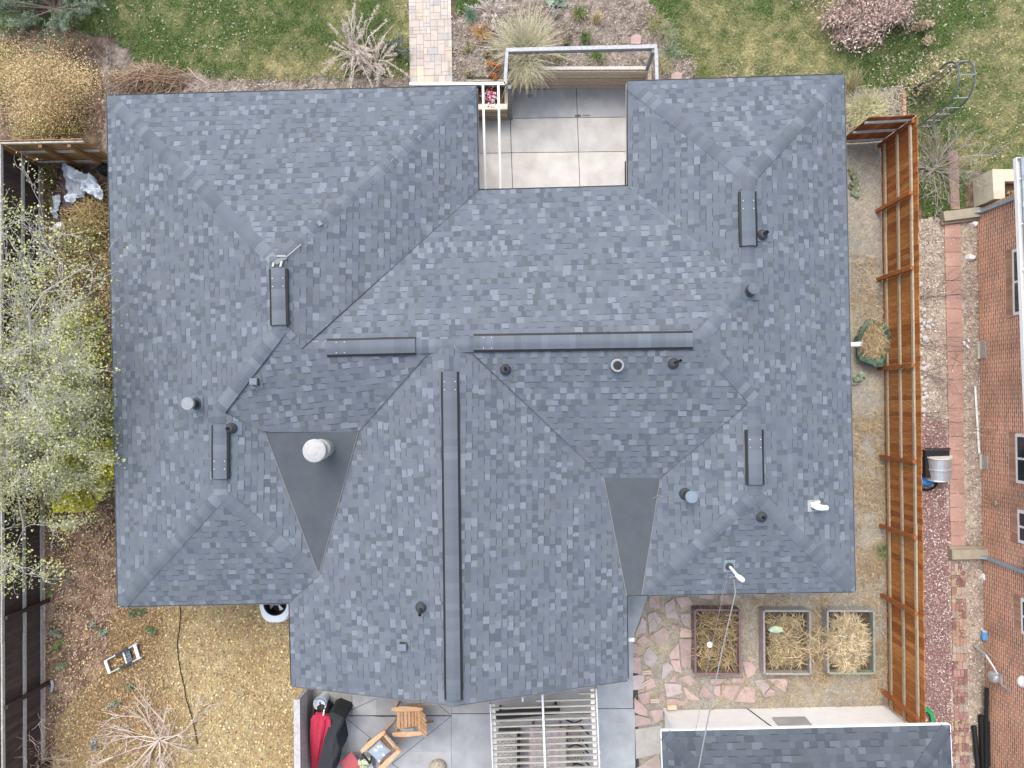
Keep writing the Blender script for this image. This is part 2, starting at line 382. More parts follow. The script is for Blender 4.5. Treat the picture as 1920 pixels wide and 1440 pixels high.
litter('red_gravel_stones', 'dark red crushed stone beside the orange fence', 'gravel',
       [([(1722, 800), (1775, 800), (1785, 1450), (1725, 1450)], 5200)], (.02, .05), [(.30, .17, .17), (.36, .225, .22), (.24, .13, .135), (.42, .32, .31)], .35, .8)
def straw(name, lab, parts, ln, cols, wd=.012):
    Bs = np.concatenate([sample_px(p, n) for p, n in parts]); Bs[:, :2] += NR.normal(0, .12, (len(Bs), 2)); Bs = Bs[NR.random(len(Bs)) < np.clip((fbm(Bs[:, 0]*1.6, Bs[:, 1]*1.6, 61)-.33)*5, .06, 1)]; Bs[:, 2] = NR.uniform(.0, .03, len(Bs))
    V, Fq = blade_arrays(Bs, ln, wd, (1.3, 1.5)); c = pal(cols, len(Bs), .25)
    return tag(fast(name, V, Fq, np.concatenate([c, c]), M_STRAW), lab, 'straw', None, 'stuff')
STRAWC = [(.46, .36, .21), (.54, .44, .28), (.38, .28, .16), (.34, .23, .12)]
straw('loose_straw', 'loose dry straw strewn on the grey gravel inside the orange fence',
      [([(1588, 780), (1660, 780), (1662, 1110), (1600, 1110)], 2200), ([(1590, 480), (1652, 480), (1655, 600), (1592, 600)], 500), ([(1400, 1110), (1662, 1105), (1668, 1140), (1400, 1140)], 420),
       ([(1440, 1262), (1668, 1262), (1672, 1330), (1440, 1326)], 420), ([(1643, 1140), (1664, 1140), (1668, 1290), (1643, 1290)], 500), ([(1210, 1115), (1440, 1115), (1440, 1330), (1195, 1330)], 500), ([(1522, 1130), (1550, 1130), (1550, 1270), (1522, 1270)], 700)],
      (.08, .24), STRAWC)
straw('shrub_bed_straw', 'pale bent grass stems over the small bed north of the orange fence', [([(1584, 190), (1690, 180), (1690, 232), (1584, 232)], 420)], (.12, .3), [(.52, .48, .30), (.50, .46, .36)])

# ------------------------------------------------------------------ paving
def px_poly(mb, pts, z, col, th=.0):
    q = [P(u, v, z) for u, v in pts]
    if th: mb.prism([(p.x, p.y) for p in q], z-th, z, col)
    else:
        ar = sum(q[i].x*q[(i+1) % len(q)].y-q[(i+1) % len(q)].x*q[i].y for i in range(len(q)))
        mb.poly(q if ar > 0 else q[::-1], col)
def line_px(mb, a, b, z, wd, col):
    p, q = P(*a, z), P(*b, z); d = (q-p).normalized(); s_ = Vector((-d.y, d.x, 0))*wd/2
    mb.poly([p-s_, q-s_, q+s_, p+s_], col)
def pavers(name, x0, x1, y0, y1, base, rot, sizes, cols, z=.03, gap=.008, jointc=(.12, .11, .10), seed=3):
    """random ashlar of small concrete pavers, filling a strip (local metres), each slightly its own tone."""
    r = random.Random(seed); mb = MB(); U = .1
    NX, NY = int(round((x1-x0)/U)), int(round((y1-y0)/U)); used = [[False]*NY for _ in range(NX)]
    c_, s_ = math.cos(rot), math.sin(rot)
    def W(x, y, zz): return (base[0]+x*c_-y*s_, base[1]+x*s_+y*c_, zz)
    for j in range(NY):
        for i in range(NX):
            if used[i][j]: continue
            opts = sizes[:]; r.shuffle(opts)
            for (a, b) in opts+[(1, 1)]:
                if i+a <= NX and j+b <= NY and all(not used[i+p][j+q] for p in range(a) for q in range(b)): break
            for p in range(a):
                for q in range(b): used[i+p][j+q] = True
            X0, X1, Y0, Y1 = x0+i*U+gap/2, x0+(i+a)*U-gap/2, y0+j*U+gap/2, y0+(j+b)*U-gap/2
            c = r.choice(cols); k = r.uniform(.9, 1.1); zz = z+r.uniform(-.002, .002)
            mb.hexa([W(X0, Y0, z-.04), W(X1, Y0, z-.04), W(X1, Y1, z-.04), W(X0, Y1, z-.04)], [W(X0, Y0, zz), W(X1, Y0, zz), W(X1, Y1, zz), W(X0, Y1, zz)], tuple(k*v for v in c))
    q = [W(x0, y0, z-.012), W(x1, y0, z-.012), W(x1, y1, z-.012), W(x0, y1, z-.012)]; mb.poly(q, jointc)
    o = mb.build(name, M_CONC); o['kind'] = 'structure'; return o
pb = P(769, 157); pe = P(848, 157)
pavers('front_path', 0, 1.2, 0, 5.0, pb, math.radians(1.2), [(2, 2), (2, 1), (1, 2), (3, 2), (2, 2), (2, 3)],
       [(.44, .385, .34), (.47, .41, .355), (.42, .37, .335), (.45, .39, .345), (.48, .41, .33), (.38, .36, .345)], jointc=(.20, .18, .155))

# neighbour's garden path of red pavers, and old brick beyond the concrete sill
mb = MB()
for k in range(23):
    v0, v1 = 420+k*26.6, 420+(k+1)*26.6-.9
    ul = lambda v: 1771.5+(v-418)/610*11.5; ur = lambda v: 1801+(v-418)/610*9
    c = random.Random(k).uniform(.92, 1.08)
    px_poly(mb, [(ul(v0), v0), (ur(v0), v0), (ur(v1), v1), (ul(v1), v1)], .02, (.40*c, .25*c, .20*c), .04)
for k, (u, v, a, b) in enumerate([(1787, 300, 8, 18), (1789, 334, 9, 18), (1790, 372, 8, 20)]):
    px_poly(mb, [(u-a, v-b), (u+a, v-b), (u+a+2, v+b), (u-a+1, v+b)], .02, (.36, .235, .20), .05)
tag(mb.build('brick_path', M_CONC), kind='structure')
mb = MB(); rr = random.Random(5)
cols = [(.30, .17, .135), (.23, .13, .115), (.36, .23, .17), (.40, .30, .20), (.33, .19, .17), (.36, .29, .25)]
v = 1056
while v < 1500:
    big = rr.random() < .45; n = rr.choice((3, 4)) ; hgt = rr.choice((7.5, 14.5, 15))
    u0 = 1783.5+(v-1056)*.022; c0 = rr.choice(cols)
    for i in range(n):
        ww = 27.0/n; c = c0 if rr.random() < .6 else rr.choice(cols); k = rr.uniform(.88, 1.12)
        off = 0
        px_poly(mb, [(u0+i*ww, v+off), (u0+(i+1)*ww-.7, v+off), (u0+(i+1)*ww-.7, v+off+hgt-.8), (u0+i*ww, v+off+hgt-.8)], .018, tuple(k*q for q in c), .04)
    v += hgt
tag(mb.build('old_brick_path', M_CONC), kind='structure')

# sunken courtyard floor
ZC = -1.1
mb = MB()
def cq(u, v): return (u, v)
us = [880, 954.5, 1080.5, 1230]; 
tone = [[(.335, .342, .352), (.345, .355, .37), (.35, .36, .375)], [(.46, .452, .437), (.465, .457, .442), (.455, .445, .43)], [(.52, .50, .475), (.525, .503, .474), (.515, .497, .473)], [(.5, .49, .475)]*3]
vsx = [150, 220.5, 285, 352, 420]
sh = lambda u, v: v-(u-1080)*.012
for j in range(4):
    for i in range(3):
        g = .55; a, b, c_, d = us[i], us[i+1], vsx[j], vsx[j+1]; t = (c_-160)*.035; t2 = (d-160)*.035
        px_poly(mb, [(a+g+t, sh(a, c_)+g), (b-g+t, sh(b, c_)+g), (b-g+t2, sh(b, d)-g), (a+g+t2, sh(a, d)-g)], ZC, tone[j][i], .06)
px_poly(mb, [(870, 120), (1240, 120), (1240, 430), (870, 430)], ZC-.03, (.045, .045, .045))
# stains that lie on the slabs: dirt along the wall foot and around the joint crossing
for (u, v, a, b, c) in [(1083, 217, 7, 2.4, .09), (1100, 216.5, 9, 1.5, .16), (1010, 166, 40, 2.6, .20), (1110, 164, 44, 2.6, .20), (992, 179, 5, 5, .25)]:
    px_poly(mb, [(u+a*math.cos(t*math.pi/5)*R.uniform(.75, 1.15), v+b*math.sin(t*math.pi/5)*R.uniform(.7, 1.2)) for t in range(10)], ZC+.003, (c, c, c*.98))
tag(mb.build('courtyard_floor', M_CONC), kind='structure')

# back patio and side walk
mb = MB(); ZP = .05
PT = (.285, .29, .30); D = (.05, .05, .052)
for (u0, v0, u1, v1), c in [((582, 1270, 660, 1341), (.30, .295, .28)), ((660, 1270, 705, 1341), (.37, .37, .365)), ((705, 1270, 846, 1341), (.31, .31, .305)), ((582, 1343, 705, 1410), (.32, .332, .35)), ((705, 1343, 846, 1410), (.315, .325, .34)),
                            ((582, 1410, 705, 1600), (.25, .255, .26)), ((705, 1410, 846, 1600), (.36, .365, .37)), ((846.5, 1270, 1121, 1337.5), (.31, .31, .305)), ((846.5, 1339, 1121, 1600), (.315, .325, .34)),
                            ((1121, 1100, 1187, 1328), (.35, .375, .405)), ((1121, 1329.5, 1190, 1600), (.355, .38, .405))]:
    px_poly(mb, [(u0, v0), (u1, v0), (u1+(3 if u1 > 1180 and v1 > 1400 else 0), v1), (u0, v1)], ZP, c, .06)
px_poly(mb, [(1176, 1100), (1216, 1112), (1184, 1205), (1176, 1205)], ZP-.004, (.36, .40, .44), .06)
px_poly(mb, [(580, 1262), (1196, 1262), (1199, 1600), (580, 1600)], ZP-.03, D)
for a, b in [((705, 1310), (648, 1336)), ((648, 1346), (735, 1416)), ((846, 1343), (735, 1432)), ((818, 1318), (844, 1340)), ((735, 1432), (790, 1470)), ((660, 1290), (660, 1341))]:
    line_px(mb, a, b, ZP+.003, .014, D)
for (u, v, a, b, c) in [(725, 1343, 26, 1.4, .06), (1010, 1338.5, 30, 1.0, .08)]:
    px_poly(mb, [(u+a*math.cos(t*math.pi/7)*R.uniform(.7, 1.15), v+b*math.sin(t*math.pi/7)*R.uniform(.6, 1.2)) for t in range(14)], ZP+.002, (c, c*.99, c*.96))
tag(mb.build('patio', M_CONC), kind='structure')

# flagstones laid in gravel
A4 = lambda L: [(860+x/4, 1080+y/4) for x, y in L]; A5 = lambda L: [(1240+x/4, 1080+y/4) for x, y in L]
FS = [A4(q) for q in [[(1432,145),(1508,150),(1508,245),(1425,235)],[(1545,215),(1615,165),(1650,330),(1555,310)],[(1625,160),(1720,155),(1765,205),(1670,250)],[(1420,290),(1470,265),(1530,330),(1430,440)],
 [(1375,310),(1410,350),(1405,425),(1320,445)],[(1430,455),(1545,375),(1580,420),(1570,490),(1495,515)],[(1390,440),(1435,480),(1385,540),(1335,490)],[(1290,505),(1340,510),(1370,570),(1355,590),(1292,570)],
 [(1380,600),(1430,525),(1500,610),(1450,690),(1395,660)],[(1295,610),(1365,610),(1370,735),(1295,725)],[(1301,750),(1390,740),(1400,845),(1305,860)],[(1410,745),(1465,770),(1480,830),(1405,860)],[(1340,890),(1430,865),(1430,955),(1385,960)],
 [(1315,910),(1415,1000),(1415,1055),(1320,1030)],[(1430,1010),(1535,1000),(1530,1075),(1480,1100)],[(1320,1040),(1440,1070),(1450,1110),(1320,1135)],[(1660,285),(1740,280),(1745,400),(1680,360)],[(1595,365),(1650,370),(1650,415),(1600,400)],
 [(1665,385),(1755,405),(1755,462),(1655,460)],[(1655,472),(1750,470),(1740,700),(1670,680)],[(1580,590),(1640,510),(1652,520),(1655,620),(1580,620)],[(1590,632),(1660,632),(1670,730),(1620,710)],[(1530,660),(1570,645),(1610,690),(1520,790)],
 [(1575,798),(1625,735),(1630,798)],[(1640,770),(1730,740),(1795,800),(1745,830)],[(1540,805),(1665,812),(1675,880),(1560,910)],[(1684,830),(1715,845),(1790,940),(1705,920)],[(1560,922),(1640,920),(1690,960),(1640,985),(1555,970)],[(1505,890),(1530,870),(1550,930),(1500,950)]]]
FS += [A5(q) for q in [[(280,140),(395,140),(390,175),(285,170)],[(435,145),(500,140),(550,215),(435,215)],[(610,640),(670,645),(715,690),(700,740),(640,770)],[(312,810),(410,910),(355,920),(280,898)],[(400,830),(445,820),(440,910),(395,890)],
 [(456,820),(590,825),(530,940),(450,900)],[(617,830),(710,840),(700,950),(545,945)],[(690,785),(760,780),(820,830),(765,890)],[(790,770),(950,770),(935,880)],[(815,845),(860,865),(850,900),(765,910)],[(160,830),(300,935),(210,930)],
 [(370,770),(490,770),(440,815),(365,812)],[(525,765),(620,765),(610,810),(530,800)],[(690,130),(790,130),(770,165),(700,160)],[(66,922),(180,940),(180,975),(45,968)]]]
mb = MB(); rr = random.Random(8)
SC = [(.44, .335, .315), (.46, .345, .325), (.41, .315, .30), (.48, .365, .34), (.44, .375, .37)]
for k, q in enumerate(FS):
    c = rr.choice(SC); j = rr.uniform(.9, 1.1)
    if k in (3, 8, 16, 22): c = (.42, .37, .36)
    # knapped outline: two jittered points on every side
    out = []
    for i in range(len(q)):
        a, b = q[i], q[(i+1) % len(q)]
        for t in (0.06, .35, .68, .94): out.append((a[0]+(b[0]-a[0])*t+rr.uniform(-.6, .6), a[1]+(b[1]-a[1])*t+rr.uniform(-.6, .6)))
    w_ = [P(u, v, .03) for u, v in out]
    mb.prism([(p.x, p.y) for p in w_], -.03, .028+rr.uniform(-.006, .008), tuple(j*v for v in c), .02)
w_ = [P(u, v, .03) for u, v in A4([(1322,1150),(1525,1118),(1527,1330),(1330,1372)])]
mb.prism([(p.x, p.y) for p in w_], -.03, .035, (.40, .385, .36), .01)
w_ = [P(u, v, .03) for u, v in A4([(1335,1440),(1500,1330),(1520,1440),(1400,1520)])]
mb.prism([(p.x, p.y) for p in w_], -.03, .03, (.40, .33, .29), .01)
tag(mb.build('flagstone_path', M_STONE), kind='structure')

# ------------------------------------------------------------------ the house and its shingle roof
ZE, SL = 2.7, 1/3.0
def eave_plane(a, b, inward, z=ZE, sl=SL):
    p, q = P(*a, z), P(*b, z); d = (q-p).normalized(); n = Vector((-d.y, d.x, 0)); c = P(*inward, z)
    if (c-p).dot(n) < 0: n = -n
    return ('pl', p, n, sl)          # z = p.z + sl * (X-p).n
def zpl(pl, X): return pl[1].z+pl[3]*((X.x-pl[1].x)*pl[2].x+(X.y-pl[1].y)*pl[2].y)
def hit(pl, u, v):
    d = ray(u, v); n, sl = pl[2], pl[3]
    k = CAM_H-pl[1].z+sl*(pl[1].x*n.x+pl[1].y*n.y)      # CAM_H + t dz = pl.z + sl*((t d - p).n)
    t = k/(sl*(d.x*n.x+d.y*n.y)-d.z)
    return Vector((d.x*t, d.y*t, CAM_H+d.z*t))
PX = dict(A=(201, 180), B=(893, 161), C=(897, 357), D=(1178, 349), E=(1177, 153), F=(1582, 140), G=(1603, 1109), H=(1203, 1116), H2=(1175, 1117),
          I=(1177, 1276), J=(849.5, 1323), K=(547, 1286), L=(543, 1130), M=(222, 1137), P1=(516, 490), P2=(524, 618), Q=(566, 655),
          W1=(815, 649), Wc=(842.5, 648), W2=(870, 647), X1=(1312, 636), R1=(1405, 332), R2=(1403, 532), S1=(1414, 748), S2=(1417, 928),
          T1=(410, 768), T2=(412, 928), a1=(497, 810), a2=(672, 810), a3=(598, 1078), b1=(1132, 896), b2=(1238, 896))
plW = eave_plane(PX['A'], PX['M'], (500, 500)); plN = eave_plane(PX['C'], PX['D'], (1000, 600)); plE = eave_plane(PX['F'], PX['G'], (1300, 600))
plNR = eave_plane(PX['E'], PX['F'], (1400, 400)); plKW = eave_plane(PX['L'], PX['K'], (800, 1200)); plKE = eave_plane(PX['H2'], PX['I'], (900, 1200))
VW = {}
for k in 'ABCDEFGHIKLM': VW[k] = P(*PX[k], ZE)
VW['H2'] = P(*PX['H2'], ZE)
def setv(k, *pls):
    z = sum(hit(p, *PX[k]).z for p in pls)/len(pls); VW[k] = P(*PX[k], z)
for k in ('P1', 'P2', 'T1', 'T2'): setv(k, plW)
for k in ('Q', 'W1', 'W2', 'Wc'): setv(k, plN)
setv('X1', plN, plE); setv('R1', plNR, plE); setv('R2', plN, plE); setv('S1', plE); setv('S2', plE)
VW['J'] = P(*PX['J'], VW['Wc'].z)
for k in ('a2', 'a3'): setv(k, plKW)
setv('b1', plKE)
def down_plane(a, b, toward, sl=SL):
    p, q = VW[a], VW[b]; d = (q-p); d.z = 0; d.normalize(); n = Vector((-d.y, d.x, 0)); c = P(*toward, p.z)
    if (c-p).dot(n) < 0: n = -n
    return ('pl', p, n, -sl)
setv('a1', down_plane('T1', 'T2', (500, 850))); setv('b2', down_plane('S1', 'S2', (1300, 850)))
FACETS = dict(west_slope='A P1 P2 T1 T2 M', n1='A B P1', n2='B C Q P2 P1', main_n='C D R2 X1 W2 Wc W1 Q', rn='E R1 R2 D', rnn='E F R1', east='F G S2 S1 X1 R2 R1',
              main_s='Q W1 a2 a1 T1 P2', ls_e='T1 a1 a3 T2', ls_s='T2 a3 L M', wing_w='W1 Wc J K L a3 a2', wing_e='Wc W2 b1 H2 I J', main_s2='W2 X1 S1 b2 b1', rs_w='S1 S2 H b2', rs_s='S2 G H')
FP = {k: [VW[x] for x in s.split()] for k, s in FACETS.items()}
def fitplane(pts):
    A = np.array([(p.x, p.y, 1) for p in pts]); z = np.array([p.z for p in pts]); return np.linalg.lstsq(A, z, rcond=None)[0]
PLF = {k: fitplane(p) for k, p in FP.items()}
def roof_at(u, v):
    """the point of the roof seen at pixel u, v, and its plane."""
    d = ray(u, v)
    for k, pts in FP.items():
        a, b, c = PLF[k]; t = (a*0+b*0+c-CAM_H)/(d.z-a*d.x-b*d.y); X = Vector((d.x*t, d.y*t, CAM_H+d.z*t))
        if inpoly(np.array([[X.x, X.y]]), [(p.x, p.y) for p in pts])[0]: return X, PLF[k]
    return P(u, v, 3.2), (0, 0, 3.2)
def clip(poly, axis, val, keep_less):
    out = []; n = len(poly)
    for i in range(n):
        p, q = poly[i], poly[(i+1) % n]
        ip = (p[axis] <= val) if keep_less else (p[axis] >= val); iq = (q[axis] <= val) if keep_less else (q[axis] >= val)
        if ip: out.append(p)
        if ip != iq:
            t = (val-p[axis])/(q[axis]-p[axis]); out.append((p[0]+(q[0]-p[0])*t, p[1]+(q[1]-p[1])*t))
    return out
TONES = [(.118, .136, .162), (.123, .141, .167), (.113, .131, .157), (.130, .147, .171), (.123, .138, .157)]
LIGHT = [(.160, .183, .213), (.172, .195, .226), (.153, .174, .199)]
DARKT = [(.088, .104, .126), (.093, .110, .133), (.095, .110, .122)]
def shingle(mb, poly3, pl, rng, exposure=.143, tab=(.09, .20)):
    a, b, c = pl; g = math.hypot(a, b); vx, vy = a/g, b/g; ux, uy = vy, -vx; cs = 1/math.sqrt(1+g*g)
    pq = [(p.x*ux+p.y*uy, p.x*vx+p.y*vy) for p in poly3]; row = exposure*cs
    v0 = min(p[1] for p in pq)-.02; v1 = max(p[1] for p in pq); u0 = min(p[0] for p in pq); u1 = max(p[0] for p in pq)
    def up(u, v, dz): x, y = u*ux+v*vx, u*uy+v*vy; return (x, y, a*x+b*y+c+dz)
    r = 0
    while v0+r*row < v1:
        lo, hi = v0+r*row, v0+(r+1)*row; band = clip(clip(pq, 1, lo, False), 1, hi, True)
        if len(band) >= 3:
            u = u0-rng.uniform(0, .3); raised = rng.random() < .5
            while u < u1:
                wd = rng.uniform(*tab)*(1.0 if raised else .95); x = rng.random()
                if raised: col = rng.choice(LIGHT) if x < .27 else rng.choice(TONES)
                else: col = rng.choice(DARKT) if x < .36 else rng.choice(TONES)
                k = rng.uniform(.94, 1.06); col = (col[0]*k, col[1]*k, col[2]*k)
                cell = clip(clip(band, 0, u, False), 0, u+wd, True)
                if len(cell) >= 3:
                    lift = .003 if raised else 0
                    n = len(cell); top = [up(q[0], q[1], lift+.007-.004*(q[1]-lo)/row) for q in cell]
                    i0 = len(mb.v); ar = sum(top[i][0]*top[(i+1) % n][1]-top[(i+1) % n][0]*top[i][1] for i in range(n))
                    if ar < 0: top = top[::-1]
                    mb.v += top+[(t[0], t[1], t[2]-.03) for t in top]
                    mb.f.append(tuple(range(i0, i0+n))); mb.c.append(col)
                    dk = (col[0]*.9, col[1]*.9, col[2]*.9)
                    for i in range(n): mb.f.append((i0+n+i, i0+n+(i+1) % n, i0+(i+1) % n, i0+i)); mb.c.append(dk)
                    # shadow line painted below each raised tooth, together with its dark printed granule band
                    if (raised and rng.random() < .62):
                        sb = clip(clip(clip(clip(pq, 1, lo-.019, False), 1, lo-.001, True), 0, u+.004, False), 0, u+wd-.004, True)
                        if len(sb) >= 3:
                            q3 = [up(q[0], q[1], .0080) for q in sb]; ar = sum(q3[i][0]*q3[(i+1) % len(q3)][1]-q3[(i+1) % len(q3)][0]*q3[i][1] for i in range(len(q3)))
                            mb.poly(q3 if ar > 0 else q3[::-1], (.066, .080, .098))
                u += wd; raised = not raised if rng.random() < .86 else raised
        r += 1
HC = sum((VW[k] for k in 'AFGM'), Vector())/4; HC.z = 0
house = thing('house', 'single storey house under a large dark grey hip shingle roof', 'house', HC)
mb = MB(); rr = random.Random(21)
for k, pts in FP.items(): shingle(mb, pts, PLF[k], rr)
# roof deck under the shingles
for k, pts in FP.items():
    q = [Vector((p.x, p.y, PLF[k] @ np.array((p.x, p.y, 1))-.035)) for p in pts]
    ar = sum(q[i].x*q[(i+1) % len(q)].y-q[(i+1) % len(q)].x*q[i].y for i in range(len(q))); mb.poly(q if ar > 0 else q[::-1], (.07, .07, .075))
# cut lines of the valleys
for a, b in [('C', 'Q'), ('W1', 'a2'), ('T1', 'a1'), ('W2', 'b1'), ('S1', 'b2'), ('a3', 'L')]:
    p, q = VW[a].copy(), VW[b].copy(); d = (q-p).normalized(); s_ = Vector((-d.y, d.x, 0)).normalized()*.006
    for z in (.019,): mb.poly([p-s_+Vector((0, 0, z)), q-s_+Vector((0, 0, z)), q+s_+Vector((0, 0, z)), p+s_+Vector((0, 0, z))], (.085, .097, .112))
roof = mb.build('roof', M_SHING, house)
# membrane in the two low valleys
def membrane(keys, lab):
    pts = [VW[k] for k in keys]; mb = MB(); q = [p+Vector((0, 0, .012)) for p in pts]
    ar = sum(q[i].x*q[(i+1) % len(q)].y-q[(i+1) % len(q)].x*q[i].y for i in range(len(q)))
    if ar < 0: q = q[::-1]
    n = len(q); mb.mesh(q+[p-Vector((0, 0, .05)) for p in q], [tuple(range(n))]+[(i+n, (i+1) % n+n, (i+1) % n, i) for i in range(n)], (.1, .1, .1))
    o = mb.build('roof_membrane', M_MEMB, house); o['label'] = lab
membrane(['a1', 'a2', 'a3'], 'triangular dark membrane around the chimney'); membrane(['b1', 'b2', 'H', 'H2'], 'tapering dark membrane beside the right valley')
# metal drip edge along the membrane sides
for a, b in [('b2', 'H'), ('a3', 'a2'), ('a1', 'a3'), ('b1', 'H2')]:
    mb = MB(); mb.tube([VW[a]+Vector((0, 0, .016)), VW[b]+Vector((0, 0, .016))], .008, 5, (.24, .22, .21)); mb.build('drip_edge', M_SHING, house)

def cap_run(p, q, slope_side, wd=.31, lift=.010, seed=0, exp=.145, flat=False):
    """overlapping cap shingles laid from the low end p to the high end q."""
    r = random.Random(seed); mb = MB(); d = q-p; L = d.length; d.normalize(); h = Vector((d.x, d.y, 0)).normalized(); s_ = Vector((-h.y, h.x, 0)); n = max(1, int(L/exp)); e = L/n
    for i in range(n):
        x = r.random(); c = r.choice(LIGHT) if x < .14 else (r.choice(DARKT) if x < .42 else r.choice(TONES)); k = r.uniform(.95, 1.05); c = tuple(k*(.62*v+.38*m) for v, m in zip(c, (.116, .133, .158)))
        a, b = p+d*(i*e-.012), p+d*((i+1)*e)
        for (w0, w1, z0, z1) in [(0, wd/2, 0, -slope_side*wd/2)]:
            for sg in (1, -1):
                t0, t1 = lift+.007, lift
                A0, A1 = a+Vector((0, 0, t0)), a+s_*sg*w1+Vector((0, 0, z1+t0)); B0, B1 = b+Vector((0, 0, t1)), b+s_*sg*w1+Vector((0, 0, z1+t1))
                M0, M1 = a+s_*sg*.055+Vector((0, 0, -slope_side*.03+t0)), b+s_*sg*.055+Vector((0, 0, -slope_side*.03+t1))
                for qd in ([A0, M0, M1, B0], [M0, A1, B1, M1]): mb.poly(qd if sg < 0 else qd[::-1], c)
                dk = tuple(v*.5 for v in c); dn = Vector((0, 0, -.03))
                for e0, e1 in ((A1, B1), (A0, A1)): mb.poly([e0, e1, e1+dn, e0+dn], dk); 
    return mb
def hip_cap(a, b, sl=.2357, seed=0, end=0.0, lab=None):
    p, q = VW[a].copy() if isinstance(a, str) else a, VW[b].copy() if isinstance(b, str) else b
    if p.z < ZE+.3 and isinstance(a, str) and a in 'ABEFGMH': p = p+(q-p).normalized()*.13
    o = cap_run(p, q, sl, seed=seed).build('hip_cap', M_SHING, house)
    return o
for i, (a, b) in enumerate([('A', 'P1'), ('B', 'P1'), ('M', 'T2'), ('a3', 'T2'), ('T1', 'P2'), ('Q', 'P2'), ('E', 'R1'), ('F', 'R1'), ('R2', 'X1'), ('S1', 'X1'), ('H', 'S2'), ('G', 'S2')]): hip_cap(a, b, seed=40+i)
for i, (a, b) in enumerate([('P1', 'P2'), ('Q', 'Wc'), ('Wc', 'X1'), ('J', 'Wc'), ('R1', 'R2'), ('S2', 'S1'), ('T2', 'T1')]):
    cap_run(VW[a], VW[b], SL, lift=.014, seed=60+i).build('ridge_cap', M_SHING, house)

# ridge vents: black louvred body under cap shingles, with nail heads
nail_me = MB(); nail_me.lathe((0, 0, 0), [(.0095, 0), (.0095, .006), (.003, .008)], 8); nail0 = None
def ridge_vent(u0, v0, u1, v1, za, zb, seed, end_at='a'):
    global nail0
    p, q = P(u0, v0, za+.062), P(u1, v1, zb+.062); d = (q-p).normalized(); h = Vector((d.x, d.y, 0)).normalized(); s_ = Vector((-h.y, h.x, 0)); mb = MB()
    n = max(2, int((q-p).length/.6)); wv = [(.006*math.sin(3.1*i+seed), .004*math.sin(1.7*i+seed)) for i in range(n+1)]
    W_, T = .205, .30
    for sg in (1, -1):
        for i in range(n):
            a, b = p+d*(q-p).length*i/n, p+d*(q-p).length*(i+1)/n
            a1, b1 = a+s_*sg*(W_+wv[i][0]), b+s_*sg*(W_+wv[i+1][0]); dz = Vector((0, 0, -T*W_))
            mb.poly([a, b, b1+dz, a1+dz] if sg < 0 else [a1+dz, b1+dz, b, a], (.014, .014, .015))
            mb.poly([a1+dz, b1+dz, b1+dz-Vector((0, 0, .05)), a1+dz-Vector((0, 0, .05))], (.010, .010, .011))
    for e in (p, q):
        mb.poly([e, e+s_*W_+Vector((0, 0, -T*W_)), e+s_*W_-Vector((0, 0, .11)), e-s_*W_-Vector((0, 0, .11)), e-s_*W_+Vector((0, 0, -T*W_))], (.012, .012, .013))
    v = mb.build('ridge_vent', M_BLACK, house)
    cp = cap_run(p, q, T, wd=.31, lift=.010, seed=seed, exp=.15); cp.c = [tuple(.55*v+.45*u for v, u in zip(c, (.118, .138, .160))) for c in cp.c]; cp = cp.build('vent_cap', M_SHING, v)
    L = (q-p).length
    for t in ((.22, .40) if end_at == 'a' else (L-.40, L-.22)):
        for sg in (1, -1):
            x = p+d*t+s_*sg*.118+Vector((0, 0, -T*.118+.028))
            if nail0 is None:
                nail0 = nail_me.build('nail', M_ALU, v, local=True); nail0.location = x-root_loc(v)
            else:
                c = nail0.copy(); COL.objects.link(c); c.parent = v; c.location = x-root_loc(v)
zz = lambda k: VW[k].z
ridge_vent(520, 503, 522, 609, zz('P1'), zz('P2'), 1)
ridge_vent(612, 652, 778, 648, zz('Q'), zz('Wc'), 2)
ridge_vent(888, 643, 1300, 637, zz('Wc'), zz('X1'), 3)
ridge_vent(843, 697, 850, 1314, zz('Wc'), zz('J'), 4)
ridge_vent(1403, 358, 1405.5, 460, zz('R1'), zz('R2'), 5)
ridge_vent(411, 797, 411, 898, zz('T1'), zz('T2'), 6, 'b')
ridge_vent(1416, 806, 1418, 909, zz('S1'), zz('S2'), 7)
# bright unfinished flashing at the head of the upper left hips
M_VENT = mat('vent_metal', None, .7, .12, 12, spec=.25)
mb = MB(); fl = (.18, .20, .21)
for (u0, v0, u1, v1, wd) in [(501, 491, 516, 477, .15), (517, 494, 538, 481, .10), (597, 421, 603, 417, .12)]:
    a, _ = roof_at(u0, v0); b, _ = roof_at(u1, v1); up_ = Vector((0, 0, .035)); mb = MB(); mb.beam(a+up_, b+up_, wd, .010, fl); mb.build('flashing', M_VENT, house)
for (u0, v0, u1, v1, wd) in [(513, 501, 515, 493, .045), (527, 501, 530, 491, .045), (521, 481, 537, 481, .03), (538, 483, 566, 459, .012)]:
    a, _ = roof_at(u0, v0); b, _ = roof_at(u1, v1); up_ = Vector((0, 0, .06)); mb = MB(); mb.beam(a+up_, b+up_, wd, .012, (.42, .42, .40)); mb.build('flashing', M_VENT, house)

